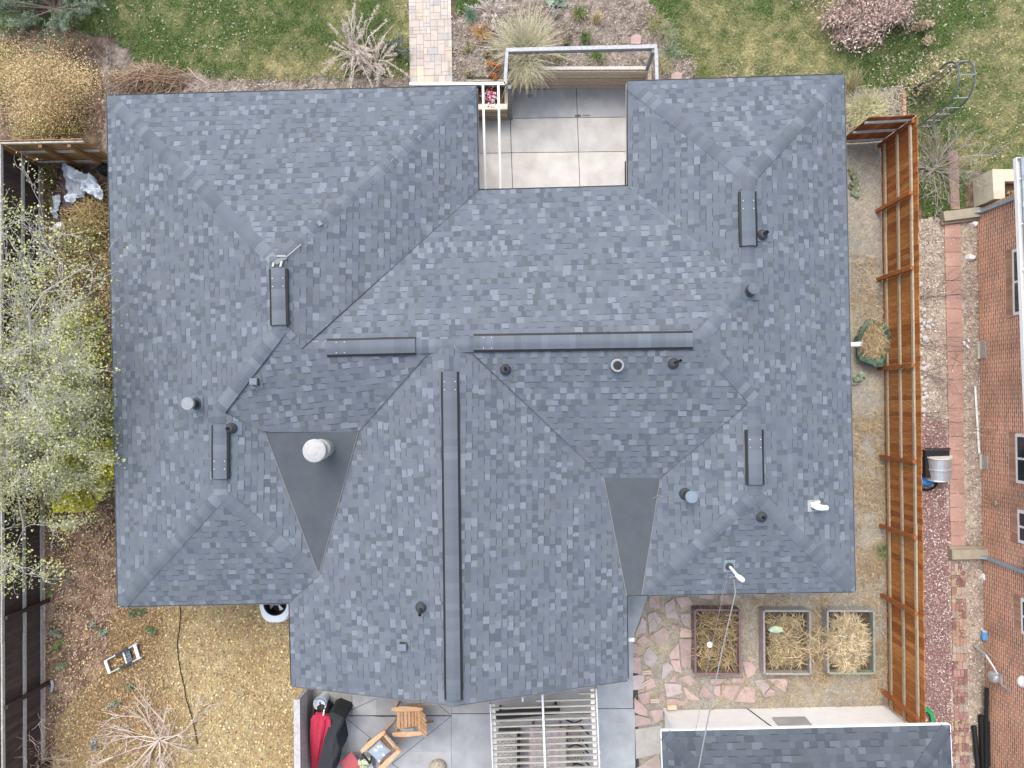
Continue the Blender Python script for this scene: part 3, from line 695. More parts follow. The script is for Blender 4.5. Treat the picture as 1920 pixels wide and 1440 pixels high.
# pipes and hoods that come through the roof
def upright(X, pl): return X-Vector((0, 0, .03))
def plate(mb, X, pl, a, b, dv=0.0, col=(.115, .142, .172), rot=None):
    g = math.hypot(pl[0], pl[1]); vx, vy = (pl[0]/g, pl[1]/g) if g > 1e-6 else (0, 1); ux, uy = vy, -vx; q = []
    for du, dw in ((-a, -b), (a, -b), (a, b), (-a, b)):
        x, y = X.x+ux*du+vx*(dw+dv), X.y+uy*du+vy*(dw+dv); q.append((x, y, pl[0]*x+pl[1]*y+pl[2]+.026))
    ar = sum(q[i][0]*q[(i+1) % 4][1]-q[(i+1) % 4][0]*q[i][1] for i in range(4)); q = q if ar > 0 else q[::-1]
    mb.hexa([(x, y, z-.02) for x, y, z in q], q, col)
M_VENT = mat('vent_metal', None, .7, .12, 12, spec=.25)
def stub(u, v, h=.22, lean=(0, 0), r=.036, lab=None):
    X, pl = roof_at(u, v); mb = MB()
    plate(mb, X, pl, .15, .17, -.06)
    X = X-Vector((0, 0, .03)); mb.lathe(X, [(.135, .0), (.13, .07), (.085, .15), (.075, .17), (.045, .18)], 20, (.050, .053, .057))
    o = mb.build('vent_pipe', M_VENT, house)
    mb = MB(); t = X+Vector((lean[0], lean[1], .12+h)); b = X+Vector((0, 0, .1))
    mb.tube([b, t], r, 14, (.03, .03, .032), cap=False); mb.tube([b, b+(t-b)*.985], r*.72, 14, (.006, .006, .006))
    mb.build('pipe', M_VENT, o)
    if lab: o['label'] = lab
def capped(u, v, h=.36, r=.085, rc=.14, col=(.20, .225, .25), lab=None, body=(.022, .023, .025), capz=.0):
    X, pl = roof_at(u, v); mb = MB(); plate(mb, X, pl, .2, .22, -.05); X = X-Vector((0, 0, .03))
    mb.lathe(X, [(.155, 0), (.15, .05), (r+.03, .10), (r, .12)], 22, (.05, .052, .055)); mb.lathe(X, [(r, .1), (r, h), (r*.3, h+.005)], 22, body)
    mb.lathe(X+Vector((0, 0, h*.55)), [(r+.022, 0), (r+.022, .03), (r, .04)], 22, (.035, .036, .038))
    o = mb.build('vent_pipe', M_VENT, house); mb = MB()
    mb.lathe(X+Vector((0, 0, h-.07+capz)), [(rc*.94, 0), (rc, .012), (rc, .07), (rc*.93, .085), (rc*.80, .088), (rc*.74, .083), (.02, .09)], 26, col)
    mb.build('vent_cap', M_VENT, o, smooth=False)
    if lab: o['label'] = lab
def hood(u, v, lab=None):
    X, pl = roof_at(u, v); mb = MB(); plate(mb, X, pl, .14, .16, .0, (.14, .16, .18)); o_ = mb
    mb.box((X.x, X.y, X.z+.07), (.165, .165, .16), 0, (.045, .05, .055)); o = mb.build('roof_vent', M_VENT, house)
    mb = MB(); mb.hexa([(X.x-.09, X.y-.08, X.z+.152), (X.x+.09, X.y-.08, X.z+.152), (X.x+.09, X.y+.08, X.z+.152), (X.x-.09, X.y+.08, X.z+.152)],
                       [(X.x-.08, X.y-.065, X.z+.185), (X.x+.08, X.y-.065, X.z+.185), (X.x+.08, X.y+.07, X.z+.185), (X.x-.08, X.y+.07, X.z+.185)], (.15, .18, .21)); mb.build('vent_cap', M_VENT, o)
    if lab: o['label'] = lab
capped(370, 757, .52, .09, .145, (.24, .255, .27), 'tall capped exhaust pipe on the left slope')
stub(434, 803, .12, (-.02, .0)); hood(480, 716); stub(948, 693, .18, (0, .02)); hood(757, 1210)
capped(1156, 686, .22, .10, .15, (.27, .27, .275), 'wide low exhaust cap below the long ridge vent', capz=-.02)
stub(1262, 681, .46, (.06, .03), .03, 'thin pipe rising from a collar'); stub(1428, 441, .16, (.05, .02), .04)
capped(1404, 546, .42, .085, .13, (.11, .13, .15)); capped(1286, 926, .62, .085, .14, (.17, .22, .26), 'exhaust pipe with a flat blue grey cap'); stub(1427, 968, .12, (.0, .0)); stub(790, 1138, .36, (.03, -.05), .034)
# white elbow vent on the right slope
X, pl = roof_at(1525, 948); mb = MB(); plate(mb, X, pl, .13, .16, 0, (.30, .33, .35)); mb.lathe(X-Vector((0, 0, .02)), [(.11, 0), (.10, .06), (.06, .09)], 18, (.03, .03, .03))
mb.tube([X+Vector((-.02, 0, .05)), X+Vector((.0, 0, .16)), X+Vector((.10, -.02, .20)), X+Vector((.25, -.03, .14))], [.06, .07, .068, .06], 14, (.80, .80, .78))
mb.tube([X+Vector((-.06, .05, .05)), X+Vector((.02, .09, .13)), X+Vector((.10, .10, .13))], .03, 10, (.78, .78, .76)); mb.build('vent_pipe', M_VENT, house)['label'] = 'white elbow vent on the right slope'
# chimney
X, pl = roof_at(590, 845)
X = P(616, 839, 3.08); mb = MB(); mb.lathe(X-Vector((0, 0, .06)), [(.29, 0), (.28, .10), (.24, .13), (.235, .16)], 30, (.12, .125, .13)); mb.lathe(X, [(.20, .1), (.20, .62), (.235, .64), (.235, .70), (.2, .72), (.17, .72)], 30, (.27, .27, .26))
chim = mb.build('chimney', M_VENT, house); mb = MB(); mb.lathe(X+Vector((0, 0, .72)), [(.17, 0), (.17, .44)], 24, (.25, .25, .24)); mb.build('flue', M_VENT, chim)
mb = MB(); mb.lathe(X+Vector((0, 0, 1.12)), [(.245, 0), (.255, .01), (.255, .04), (.215, .062), (.205, .06), (.15, .08), (.14, .078), (.06, .095), (.02, .097)], 36, (.38, .378, .37)); mb.build('chimney_cap', M_VENT, chim)
# service mast
X, pl = roof_at(1367, 1061); mb = MB(); plate(mb, X, pl, .13, .15, 0, (.20, .25, .29)); mb.lathe(X-Vector((0, 0, .02)), [(.10, 0), (.09, .08), (.045, .12)], 16, (.05, .05, .05)); MT = P(1385, 1082, X.z+.72)
mb.tube([X, MT], .034, 12, (.72, .73, .73)); mast = mb.build('service_mast', M_VENT, house); mb = MB()
mb.tube([MT-Vector((.02, -.02, .08)), MT+Vector((.02, -.01, .03)), MT+Vector((.085, -.06, .0)), MT+Vector((.10, -.075, -.08))], [.045, .06, .055, .04], 12, (.76, .76, .74)); mb.build('weather_head', M_VENT, mast)

# eaves, fascia, walls
OUT = ['A', 'B', 'C', 'D', 'E', 'F', 'G', 'H', 'H2', 'I', 'J', 'K', 'L', 'M']
mb = MB()
for i in range(len(OUT)):
    a, b = VW[OUT[i]], VW[OUT[(i+1) % len(OUT)]]; dn = Vector((0, 0, -.16)); mid = Vector((0, 0, .0))
    mb.poly([a+mid, b+mid, b+dn, a+dn], (.36, .37, .38)); d = (b-a).normalized(); n = Vector((d.y, -d.x, 0))*-.03
    mb.poly([a+n+dn, b+n+dn, b+n+mid, a+n+mid], (.36, .37, .38)); mb.poly([a+dn, b+dn, b+n+dn, a+n+dn], (.36, .37, .38))
mb.build('fascia', M_CONC, house)
wallpx = ['A', 'B', 'C', 'D', 'E', 'F', 'G', 'H2', 'I', 'K', 'L', 'M']
xy = [(VW[k].x, VW[k].y) for k in wallpx]; n = len(xy); ins = []
area = sum(xy[i][0]*xy[(i+1) % n][1]-xy[(i+1) % n][0]*xy[i][1] for i in range(n)); sg = 1 if area > 0 else -1
for i in range(n):
    p, a, b = Vector(xy[i]), Vector(xy[i-1]), Vector(xy[(i+1) % n]); d1, d2 = (p-a).normalized(), (b-p).normalized(); n1_, n2_ = Vector((-d1.y, d1.x))*sg, Vector((-d2.y, d2.x))*sg
    m_ = (n1_+n2_); m_ = m_/max(.6, m_.length_squared)*2*.5; ins.append(p+m_*.60*1.0 if abs(n1_.dot(n2_)) > .9 else p+(n1_+n2_)*.60)
mb = MB(); zb = -1.2
for i in range(n):
    a, b = ins[i], ins[(i+1) % n]
    f = [(a.x, a.y, zb), (b.x, b.y, zb), (b.x, b.y, ZE-.05), (a.x, a.y, ZE-.05)]; mb.poly(f if sg > 0 else f[::-1], (.46, .44, .41))
a, b = VW['K'], VW['I']; j = VW['J']; k_ = Vector((0, .40, 0)); mb.poly([a+k_, b+k_, Vector((j.x, (a.y+b.y)/2+.40, j.z-.1))], (.46, .44, .41))
mb.build('wall', M_STONE, house)
# down pipes
mb = MB(); a = P(1592, 646.5, 2.45); mb.tube([P(1585, 647, 2.45), P(1613, 645, 2.45), P(1613, 645, 2.40)], .055, 14, (.76, .76, .74), cap=True); b = P(1613, 645, 2.45)
mb.lathe(b-Vector((.0, 0, .02)), [(.03, .085), (.034, .088)], 12, (.25, .25, .25)); mb.build('drain_pipe', M_VENT, house)['label'] = 'white pipe end jutting out under the right eave'
mb = MB(); mb.beam(P(1172, 1199, 2.3), P(1189, 1199, 2.3), .085, .06, (.68, .70, .70)); mb.build('gutter_spout', M_VENT, house)

# ------------------------------------------------------------------ courtyard: retaining walls, railing, planter
def face_board_wall(mb, a, b, z0, z1, n, th, cols, seed=0, toward=(0, -1)):
    """horizontal timbers stacked between plan points a and b."""
    r = random.Random(seed); h = (z1-z0)/n; a, b = Vector(a), Vector(b); d = (b-a).normalized(); bk = Vector((toward[0], toward[1]))*-.03
    mb.beam((a.x+bk.x, a.y+bk.y, (z0+z1)/2), (b.x+bk.x, b.y+bk.y, (z0+z1)/2), th*.8, z1-z0-.01, (.06, .05, .042))
    for i in range(n):
        off = Vector((toward[0], toward[1]))*(r.uniform(-.004, .012)); c = r.choice(cols); k = r.uniform(.85, 1.12)
        p, q = a+off, b+off; zc = z0+h*(i+.5); mb.beam((p.x, p.y, zc), (q.x, q.y, zc), th, h-r.uniform(.025, .055), tuple(k*v for v in c))
TIM = [(.42, .34, .25), (.38, .33, .28), (.46, .38, .28), (.34, .31, .28), (.30, .28, .25)]
g = lambda u, v, z=0: P(u, v, z)
w0, w1 = g(953.5, 130), g(1215.5, 129); yb = w0.y
tw = thing('retaining_wall', 'weathered timber retaining wall along the north side of the sunken courtyard', 'wall', (w0.x, w0.y, ZC))
mb = MB(); face_board_wall(mb, (w0.x-.05, w0.y-.02), (w1.x+.05, w1.y-.02), ZC-.02, .03, 5, .10, [(.50, .41, .31), (.44, .39, .33), (.53, .45, .34)], 4); mb.build('timber_face', M_GREYW, tw)
mb = MB(); mb.beam((w0.x-.05, w0.y+.0, .045), (w1.x+.05, w1.y+.0, .045), .09, .035, (.50, .47, .42)); mb.build('cap_board', M_GREYW, tw)
mb = MB(); mb.beam((w1.x+.03, w1.y-.02, -.5), (w1.x+.03, w1.y-2.9, -.5), .10, 1.15, (.40, .33, .25)); mb.beam((w0.x-.03, w0.y-.02, -.55), (w0.x-.03, g(953, 150).y, -.55), .10, 1.1, (.36, .32, .27)); mb.build('side_timber', M_GREYW, tw)
pw = g(954, 222, ZC); yp = pw.y; xl = g(880, 222, ZC).x; yk = g(900, 148).y
pl_ = thing('timber_planter', 'small timber planter box below the white rail at the court corner', 'planter', (pw.x-.5, yp+.2, ZC))
mb = MB(); face_board_wall(mb, (xl, yp-.01), (pw.x-.03, yp-.01), ZC-.02, -.39, 5, .09, TIM[:3], 9); mb.build('timber_face', M_GREYW, pl_)
mb = MB(); mb.beam((xl, yp+.045, -.37), (pw.x-.02, yp+.045, -.37), .16, .04, (.66, .60, .50)); mb.build('cap_board', M_GREYW, pl_)
mb = MB(); mb.beam((pw.x-.06, yp+.12, -.75), (pw.x-.06, yk, -.75), .09, .72, (.38, .33, .27)); face_board_wall(mb, (xl, yk), (pw.x, yk), ZC, .02, 6, .09, TIM, 12); mb.build('side_timber', M_GREYW, pl_)
mb = MB(); mb.box(((xl+pw.x)/2-.05, (yp+yk)/2+.05, -.75), (pw.x-xl-.05, yk-yp-.05, .66), 0, (.075, .05, .035)); mb.build('soil', M_GROUND, pl_)
def leafbush(name, lab, cat, c, r, n, size, cols, tilt=.7, asp=.6, group=None, m=None, stem=True, hollow=.0, flat=1.0, sx=None, jit=.25):
    """many leaf faces through the volume of a clumpy crown."""
    rng = np.random.default_rng(abs(hash(lab)) % 1000 if False else len(lab)*7+int(abs(c[0])*100) % 977)
    t = thing(name, lab, cat, c, group); nc = max(4, n//140)
    cen = rng.normal(0, .42, (nc, 3))*np.array(r); cen[:, 2] = np.abs(cen[:, 2])*flat; sz = rng.uniform(.22, .5, nc)
    k = rng.integers(0, nc, n); off = rng.normal(0, 1, (n, 3)); off /= np.linalg.norm(off, axis=1)[:, None]; off *= (rng.random((n, 1))**.45)
    pts = cen[k]+off*sz[k][:, None]*np.array(r); pts[:, 2] = np.abs(pts[:, 2])+.03; pts += np.array(c)
    V, Fq = leaf_arrays(pts, size, tilt, asp, rng); cc = pal(cols, n, jit, rng)*(.8+.4*rng.random((nc, 1)))[k]
    fast('foliage', V, Fq, cc, m or M_LEAF, t)
    if stem:
        mb = MB(); rr_ = random.Random(n)
        for i in range(min(nc, 14)):
            q = Vector(cen[i])+Vector(c); mb.tube([Vector(c)+Vector((0, 0, -.02)), (Vector(c)+q)/2+Vector((rr_.uniform(-.05, .05), rr_.uniform(-.05, .05), .05)), q], [.012, .009, .005], 5, (.2, .16, .12))
        mb.build('stems', M_TWIG, t)
    return t
fl_ = thing('flower_clump', 'red and white flowers growing in the small timber planter', 'flowers', g(920, 180, -.4))
rng_ = np.random.default_rng(4); pts = np.array(g(920, 181, -.33))+rng_.normal(0, 1, (260, 3))*np.array((.09, .10, .04)); V, Fq = leaf_arrays(pts, (.04, .085), .5, .7, rng_); fast('petals', V, Fq, pal([(.55, .04, .07), (.62, .08, .10), (.72, .70, .74), (.62, .72, .82), (.5, .05, .08)], 260, .2, rng_), M_LEAF, fl_)
pts = np.array(g(920, 181, -.38))+rng_.normal(0, 1, (160, 3))*np.array((.12, .12, .03)); V, Fq = leaf_arrays(pts, (.04, .08), .5, .6, rng_); fast('foliage', V, Fq, pal([(.05, .09, .04), (.08, .06, .05)], 160, .3, rng_), M_LEAF, fl_)

ZR = 1.05
rl = thing('railing', 'grey painted timber railing round the north end of the courtyard', 'railing', g(953, 130))
WG = (.40, .41, .415); G2 = (.22, .23, .235)
for (u, v, zb_) in [(951, 131, 0), (1213, 129, 0), (958, 222, ZC)]:
    a = g(u, v, zb_); mb = MB(); mb.beam(a, (a.x, a.y, ZR-.02), .09, .09, G2, up=(0, 1, 0)); mb.build('post', M_GREYW, rl)
a, b = g(949, 94, ZR), g(1232, 87, ZR); mb = MB(); mb.beam(a, b, .10, .045, WG); mb.build('top_rail', M_GREYW, rl)
mb = MB(); mb.beam(a-Vector((0, .05, .07)), b-Vector((0, .05, .07)), .03, .09, G2); mb.build('under_rail', M_GREYW, rl)
mb = MB(); mb.beam(a+Vector((.02, -.05, 0)), g(947, 158, ZR), .085, .045, WG); mb.build('top_rail', M_GREYW, rl)
mb = MB(); mb.beam(b+Vector((-.03, -.05, 0)), g(1233, 190, ZR), .085, .045, WG); mb.build('top_rail', M_GREYW, rl)
cr = thing('hand_rail', 'white painted hand rails crossing the west edge of the courtyard', 'railing', g(920, 157, ZR))
mb = MB(); mb.beam(g(768, 157.5, ZR), g(947, 156.5, ZR), .075, .045, (.80, .78, .72)); mb.build('cross_rail', M_PAINT, cr)
for u0, u1 in ((905.5, 910.5), (934.5, 938.5)):
    mb = MB(); mb.tube([g(u0, 158, ZR), g((u0+u1)/2, 260, ZR), g(u1, 372, ZR)], .033, 10, (.8, .8, .78)); mb.build('long_rail', M_PAINT, cr)
for u in (778, 860):
    a = g(u, 157, ZR); mb = MB(); mb.beam((a.x, a.y, -.05), (a.x, a.y, ZR-.02), .07, .07, (.5, .49, .46), up=(0, 1, 0)); mb.build('post', M_GREYW, cr)
mt = MB()
for i in range(12):
    for j in range(2): mt.box((0+.07*j, -.075*i, .011), (.05, .055, .02), 0, (.02, .02, .02))
mt.box((.035, -.41, .004), (.17, .93, .008), 0, (.035, .035, .035))
a = g(1174.5, 306, ZC+.005); o = mt.build('door_mat', M_BLACK, None, a, local=True); tag(o, 'black perforated rubber mat at the east edge of the courtyard', 'door mat')

# ------------------------------------------------------------------ fences
ORG = [(.37, .145, .040), (.32, .112, .030), (.41, .18, .056), (.28, .095, .026), (.39, .16, .046)]
def board_fence(th_, a, b, h, cols, board=.14, rails=3, railcol=(.36, .29, .20), postcol=(.30, .10, .03), posts=(), inward=1, seed=0, z0=.03, bow=0.0, postm=None, railzs=None, skip_posts=False, capcol=None):
    """vertical boards on the far side of horizontal rails and posts; a,b plan points; inward = side of the rails."""
    r = random.Random(seed); a, b = Vector((a[0], a[1], 0)), Vector((b[0], b[1], 0)); d = b-a; L = d.length; d.normalize(); n_ = Vector((-d.y, d.x, 0))*inward
    mb = MB(); N = int(L/board); e = L/N
    for i in range(N):
        c = r.choice(cols); k = r.uniform(.84, 1.16); c = tuple(k*v for v in c); hh = h+r.uniform(-.015, .015); t = r.uniform(-.006, .006)
        off = -n_*(.02+t+bow*math.sin(math.pi*i/N*3)); p, q = a+d*(i*e+.003)+off, a+d*((i+1)*e-.003)+off
        mb.hexa([(p+n_*.009)+Vector((0, 0, z0)), (q+n_*.009)+Vector((0, 0, z0)), (q-n_*.009)+Vector((0, 0, z0)), (p-n_*.009)+Vector((0, 0, z0))][::-1 if inward < 0 else 1],
                [(p+n_*.009)+Vector((0, 0, hh)), (q+n_*.009)+Vector((0, 0, hh)), (q-n_*.009)+Vector((0, 0, hh)), (p-n_*.009)+Vector((0, 0, hh))][::-1 if inward < 0 else 1], c)
    mb.build('board_panel', M_FENCE, th_)
    for zr in (railzs or [h*.16, h*.52, h*.87]):
        mb = MB(); m_ = max(2, int(L/2.4))
        for i in range(m_):
            p, q = a+d*(L*i/m_+.002)+n_*.026, a+d*(L*(i+1)/m_-.002)+n_*.026; k = r.uniform(.88, 1.12); dz = r.uniform(-.012, .012)
            mb.beam(p+Vector((0, 0, zr+dz)), q+Vector((0, 0, zr-dz)), .045, .09, tuple(k*v for v in railcol))
        mb.build('rail', M_GREYW, th_)
    for t in posts:
        p = a+d*(L*t)+n_*.10; mb = MB(); k = r.uniform(.85, 1.1); mb.beam(p+Vector((0, 0, -.02)), p+Vector((0, 0, h-.10)), .09, .09, tuple(k*v for v in postcol), up=d)
        mb.build('post', postm or M_FENCE, th_)
# orange fence on the right: run north to south, corner, short return to the house
FA, FB = g(1650, 268), g(1662.5, 1322); of = thing('wooden_fence', 'orange stained cedar fence running down the right side of the house', 'fence', FA)
ts = [(v-268)/(1322-268) for v in (398, 528, 696, 861, 990, 1119, 1296)]
board_fence(of, FA, FB, 1.86, ORG, .14, posts=ts, inward=-1, seed=3)
a, b = g(1570, 271), g(1651, 266.5)
board_fence(of, a, b, 1.86, [(.26, .085, .025), (.31, .11, .035), (.22, .07, .02)], .14, posts=(.97,), inward=-1, seed=5, railcol=(.42, .39, .36))
# dark fence on the left with its lighter return
FA2, FB2 = g(80.5, 308), g(86, 1520); df = thing('wooden_fence', 'dark brown fence with weathered rails along the left edge of the yard', 'fence', FA2)
DB = [(.062, .044, .040), (.072, .051, .046), (.054, .039, .036)]
ts = [(v-308)/(1520-308) for v in (500, 690, 905, 1132, 1284, 1430)]
board_fence(df, FA2, FB2, 1.75, DB, .14, posts=ts, inward=1, seed=6, railcol=(.40, .39, .36), postcol=(.05, .033, .028), railzs=[.16, .86, 1.66])
fr = thing('wooden_fence', 'light brown fence panel with diagonal posts at the upper left corner', 'fence', g(83, 306))
LB = [(.36, .21, .09), (.30, .17, .075), (.40, .24, .11), (.34, .20, .085)]
board_fence(fr, g(78, 307), g(225, 304), 1.75, LB, .14, posts=(.02, .48, .82), inward=-1, seed=7, railcol=(.45, .42, .36), postcol=(.24, .13, .05), railzs=[.2, 1.0, 1.66])
# grey screen of boards beside the patio
gs = thing('board_screen', 'weathered grey board screen along the left edge of the patio', 'fence', g(585, 1330))
mb = MB(); a, b = g(586, 1278), g(588, 1520); rr = random.Random(4)
for i in range(7):
    k = rr.uniform(.75, 1.15); zc = .10+i*.165; mb.beam((a.x, a.y, zc), (b.x, b.y, zc), .03+rr.uniform(-.004, .012), .15, (.40*k, .38*k, .36*k))
mb.build('board_panel', M_GREYW, gs)
mb = MB(); mb.beam((a.x-.05, a.y, 1.20), (b.x-.05, b.y, 1.20), .16, .035, (.42, .41, .40)); mb.build('cap_board', M_GREYW, gs)
for y in (a.y-.1, a.y-1.5, a.y-2.6):
    mb = MB(); mb.beam((a.x-.07, y, 0), (a.x-.07, y, 1.17), .09, .09, (.33, .32, .30), up=(0, 1, 0)); mb.build('post', M_GREYW, gs)

# ------------------------------------------------------------------ shed at the lower right
s0, s1 = g(1247, 1332), g(1659, 1323); sd_ = (s1-s0).normalized(); sn = Vector((sd_.y, -sd_.x, 0))   # sn: into the shed (down the photo)
s0 = s0-sd_*.02
shed = thing('shed', 'white walled shed with a dark grey shingle hip roof', 'shed', s0)
WH = 2.45; mb = MB(); d3 = sn*5.0
mb.hexa([s0, s1, s1+d3, s0+d3][::-1], [p+Vector((0, 0, WH)) for p in (s0, s1, s1+d3, s0+d3)][::-1], (.88, .87, .85)); mb.build('wall', M_WALLW, shed)
x_ = lambda t, z, o=.012: s0+sd_*t-sn*o+Vector((0, 0, z))
wl = (s1-s0).length
mb = MB(); t0 = (P(1440, 1346, 0)-s0).dot(sd_); mb.hexa([x_(2.72, .62, .0), x_(3.58, .62, .0), x_(3.58, .62, .03), x_(2.72, .62, .03)][::-1], [x_(2.72, 1.72, .0), x_(3.58, 1.72, .0), x_(3.58, 1.72, .03), x_(2.72, 1.72, .03)][::-1], (.36, .35, .33)); mb.build('vent_panel', M_CONC, shed)
mb = MB(); mb.tube([x_(2.25, .05, .02), x_(2.62, 1.5, .02), x_(2.66, 2.3, .02)], .012, 6, (.10, .10, .10)); mb.build('wall_cable', M_BLACK, shed)
mb = MB(); mb.beam(s0-sn*.05+Vector((0, 0, .01)), s0-sn*.05+Vector((0, 0, 2.3)), .07, .07, (.7, .66, .58), up=(0, 1, 0)); mb.build('corner_board', M_PAINT, shed)
ZS = 2.5; e0, e1 = P(1240, 1371, ZS), P(1781, 1359, ZS); ed = (e1-e0).normalized(); en = Vector((ed.y, -ed.x, 0)); D_ = 5.6
q = [e0, e1, e1+en*D_, e0+en*D_]; r0, r1 = e0+ed*2.8+en*2.8+Vector((0, 0, 2.8*.36)), e1-ed*2.8+en*2.8+Vector((0, 0, 2.8*.36))
mb = MB(); rr = random.Random(77); SF = [[q[0], q[1], r1, r0], [q[1], q[2], r1], [q[2], q[3], r0, r1], [q[3], q[0], r0]]
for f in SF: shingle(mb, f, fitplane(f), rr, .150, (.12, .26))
for f in SF: ar = sum(f[i].x*f[(i+1) % len(f)].y-f[(i+1) % len(f)].x*f[i].y for i in range(len(f))); ff = [p-Vector((0, 0, .04)) for p in f]; mb.poly(ff if ar > 0 else ff[::-1], (.07, .07, .07))
M_SHING2 = mat('shed_shingle', None, .92, .16, 130, .25, 220, spec=.2, tint=None)
mb.c = [tuple(v*.68 for v in c) for c in mb.c]; mb.build('roof', M_SHING2, shed)
for a, b, s_ in ((q[0], r0, 1), (q[1], r1, 2)):
    m_ = cap_run(a+(b-a).normalized()*.14, b, .25, seed=90+s_); m_.c = [tuple(v*.60 for v in c) for c in m_.c]; m_.build('hip_cap', M_SHING2, shed)
mb = MB()
for a, b in ((q[0], q[1]), (q[1], q[2]), (q[3], q[0])): mb.beam(a+Vector((0, 0, -.05)), b+Vector((0, 0, -.05)), .03, .11, (.55, .52, .48))
mb.build('fascia', M_PAINT, shed)

# ------------------------------------------------------------------ the brick house next door
M_BRICK = bpy.data.materials.new('red_brick'); M_BRICK.use_nodes = True; n_ = M_BRICK.node_tree.nodes; l_ = M_BRICK.node_tree.links
tc = n_.new('ShaderNodeTexCoord'); sp = n_.new('ShaderNodeSeparateXYZ'); cb = n_.new('ShaderNodeCombineXYZ'); ad = n_.new('ShaderNodeMath'); ad.operation = 'ADD'; bt = n_.new('ShaderNodeTexBrick')
l_.new(tc.outputs['Object'], sp.inputs[0]); l_.new(sp.outputs['X'], ad.inputs[0]); l_.new(sp.outputs['Y'], ad.inputs[1]); l_.new(ad.outputs[0], cb.inputs['X']); l_.new(sp.outputs['Z'], cb.inputs['Y']); l_.new(cb.outputs[0], bt.inputs['Vector'])
bt.inputs['Scale'].default_value = 1.0; bt.inputs['Brick Width'].default_value = .235; bt.inputs['Row Height'].default_value = .0745; bt.inputs['Mortar Size'].default_value = .013; bt.inputs['Mortar Smooth'].default_value = .1; bt.inputs['Bias'].default_value = .0
bt.inputs['Color1'].default_value = (.54, .21, .105, 1); bt.inputs['Color2'].default_value = (.28, .12, .08, 1); bt.inputs['Mortar'].default_value = (.62, .50, .38, 1)
nz = n_.new('ShaderNodeTexNoise'); nz.inputs['Scale'].default_value = 1.1; nz.inputs['Detail'].default_value = 5; l_.new(tc.outputs['Object'], nz.inputs['Vector']); mr = n_.new('ShaderNodeMapRange'); mr.inputs[1].default_value = .3; mr.inputs[2].default_value = .7; mr.inputs[3].default_value = .78; mr.inputs[4].default_value = 1.25; l_.new(nz.outputs['Fac'], mr.inputs[0])
vm = n_.new('ShaderNodeVectorMath'); vm.operation = 'MULTIPLY'; l_.new(bt.outputs['Color'], vm.inputs[0]); l_.new(mr.outputs[0], vm.inputs[1]); l_.new(vm.outputs[0], n_['Principled BSDF'].inputs['Base Color']); n_['Principled BSDF'].inputs['Roughness'].default_value = .9
bm_ = n_.new('ShaderNodeBump'); bm_.inputs['Strength'].default_value = .5; bm_.inputs['Distance'].default_value = .01; bm_.invert = True; l_.new(bt.outputs['Fac'], bm_.inputs['Height']); l_.new(bm_.outputs[0], n_['Principled BSDF'].inputs['Normal'])
b0, b1 = g(1831.5, 393), g(1850.5, 1500); bd = (b1-b0).normalized(); bn = Vector((-bd.y, bd.x, 0))      # bn: east, into the house
if bn.x < 0: bn = -bn
nh = thing('brick_house', 'red brick neighbouring house at the right edge', 'house', b0)
mb = MB(); q4 = [b0, b1, b1+bn*6, b0+bn*6]; mb.hexa(q4, [p+Vector((0, 0, 2.5)) for p in q4]); ob = mb.build('wall', M_BRICK, nh)
bl = lambda t, z, o=0.0: b0+bd*t-bn*o+Vector((0, 0, z))
def on_wall(u, v):      # wall coordinates of a pixel
    d = ray(u, v); k = (b0.x*bn.x+b0.y*bn.y)/(d.x*bn.x+d.y*bn.y); X = Vector((d.x*k, d.y*k, CAM_H+d.z*k)); return (X-b0).dot(bd), X.z
def wbox(name, m, t0, t1, z0, z1, o0, o1, col, par):
    mb = MB(); mb.hexa([bl(t0, z0, o0), bl(t1, z0, o0), bl(t1, z0, o1), bl(t0, z0, o1)], [bl(t0, z1, o0), bl(t1, z1, o0), bl(t1, z1, o1), bl(t0, z1, o1)], col); return mb.build(name, m, par)
for (va, vb, u) in [(470, 597, 1886), (809, 906, 1892), (949, 1016, 1896), (1112, 1184, 1902)]:
    ta, zs = on_wall(u, va); tb, _ = on_wall(u+2, vb); zw = zs+.28
    wf = wbox('window', M_PAINT, ta+.04, tb-.04, zw, zw+1.05, -.03, .035, (.78, .78, .72), nh)
    tm = (ta+tb)/2
    for (p0, p1) in ((ta+.12, tm-.03), (tm+.03, tb-.12)): wbox('pane', M_GLASS, p0, p1, zw+.08, zw+.97, .030, .041, (.1, .1, .1), wf)
    mb = MB(); nb = int((tb-ta)/.078); rr = random.Random(va)
    for i in range(nb):
        e = (tb-ta)/nb; k = rr.uniform(.8, 1.2); c = (.42*k, .25*k, .17*k)
        t0, t1 = ta+e*i+.005, ta+e*(i+1)-.005
        mb.hexa([bl(t0, zs, -.02), bl(t1, zs, -.02), bl(t1, zs, .018), bl(t0, zs, .018)], [bl(t0, zw-.004, -.02), bl(t1, zw-.004, -.02), bl(t1, zw-.004, .03), bl(t0, zw-.004, .03)], c)
    mb.build('window_sill', M_STONE, wf)
    wbox('sill_mortar', M_STONE, ta, tb, zs, zw-.006, -.02, .014, (.36, .30, .24), wf)
for (u0, v0, u1, v1) in [(1836, 642, 1845, 671), (1842, 853, 1851, 880)]:
    ta, za = on_wall(u0, v0); tb, zb_ = on_wall(u1, v1); vg = wbox('wall_vent', M_GALV, ta, tb, .06, .30, 0, .03, (.4, .4, .4), nh)
    wbox('vent_rim', M_CREAM, ta-.02, tb+.02, .0, .055, 0, .06, (.6, .58, .5), vg)
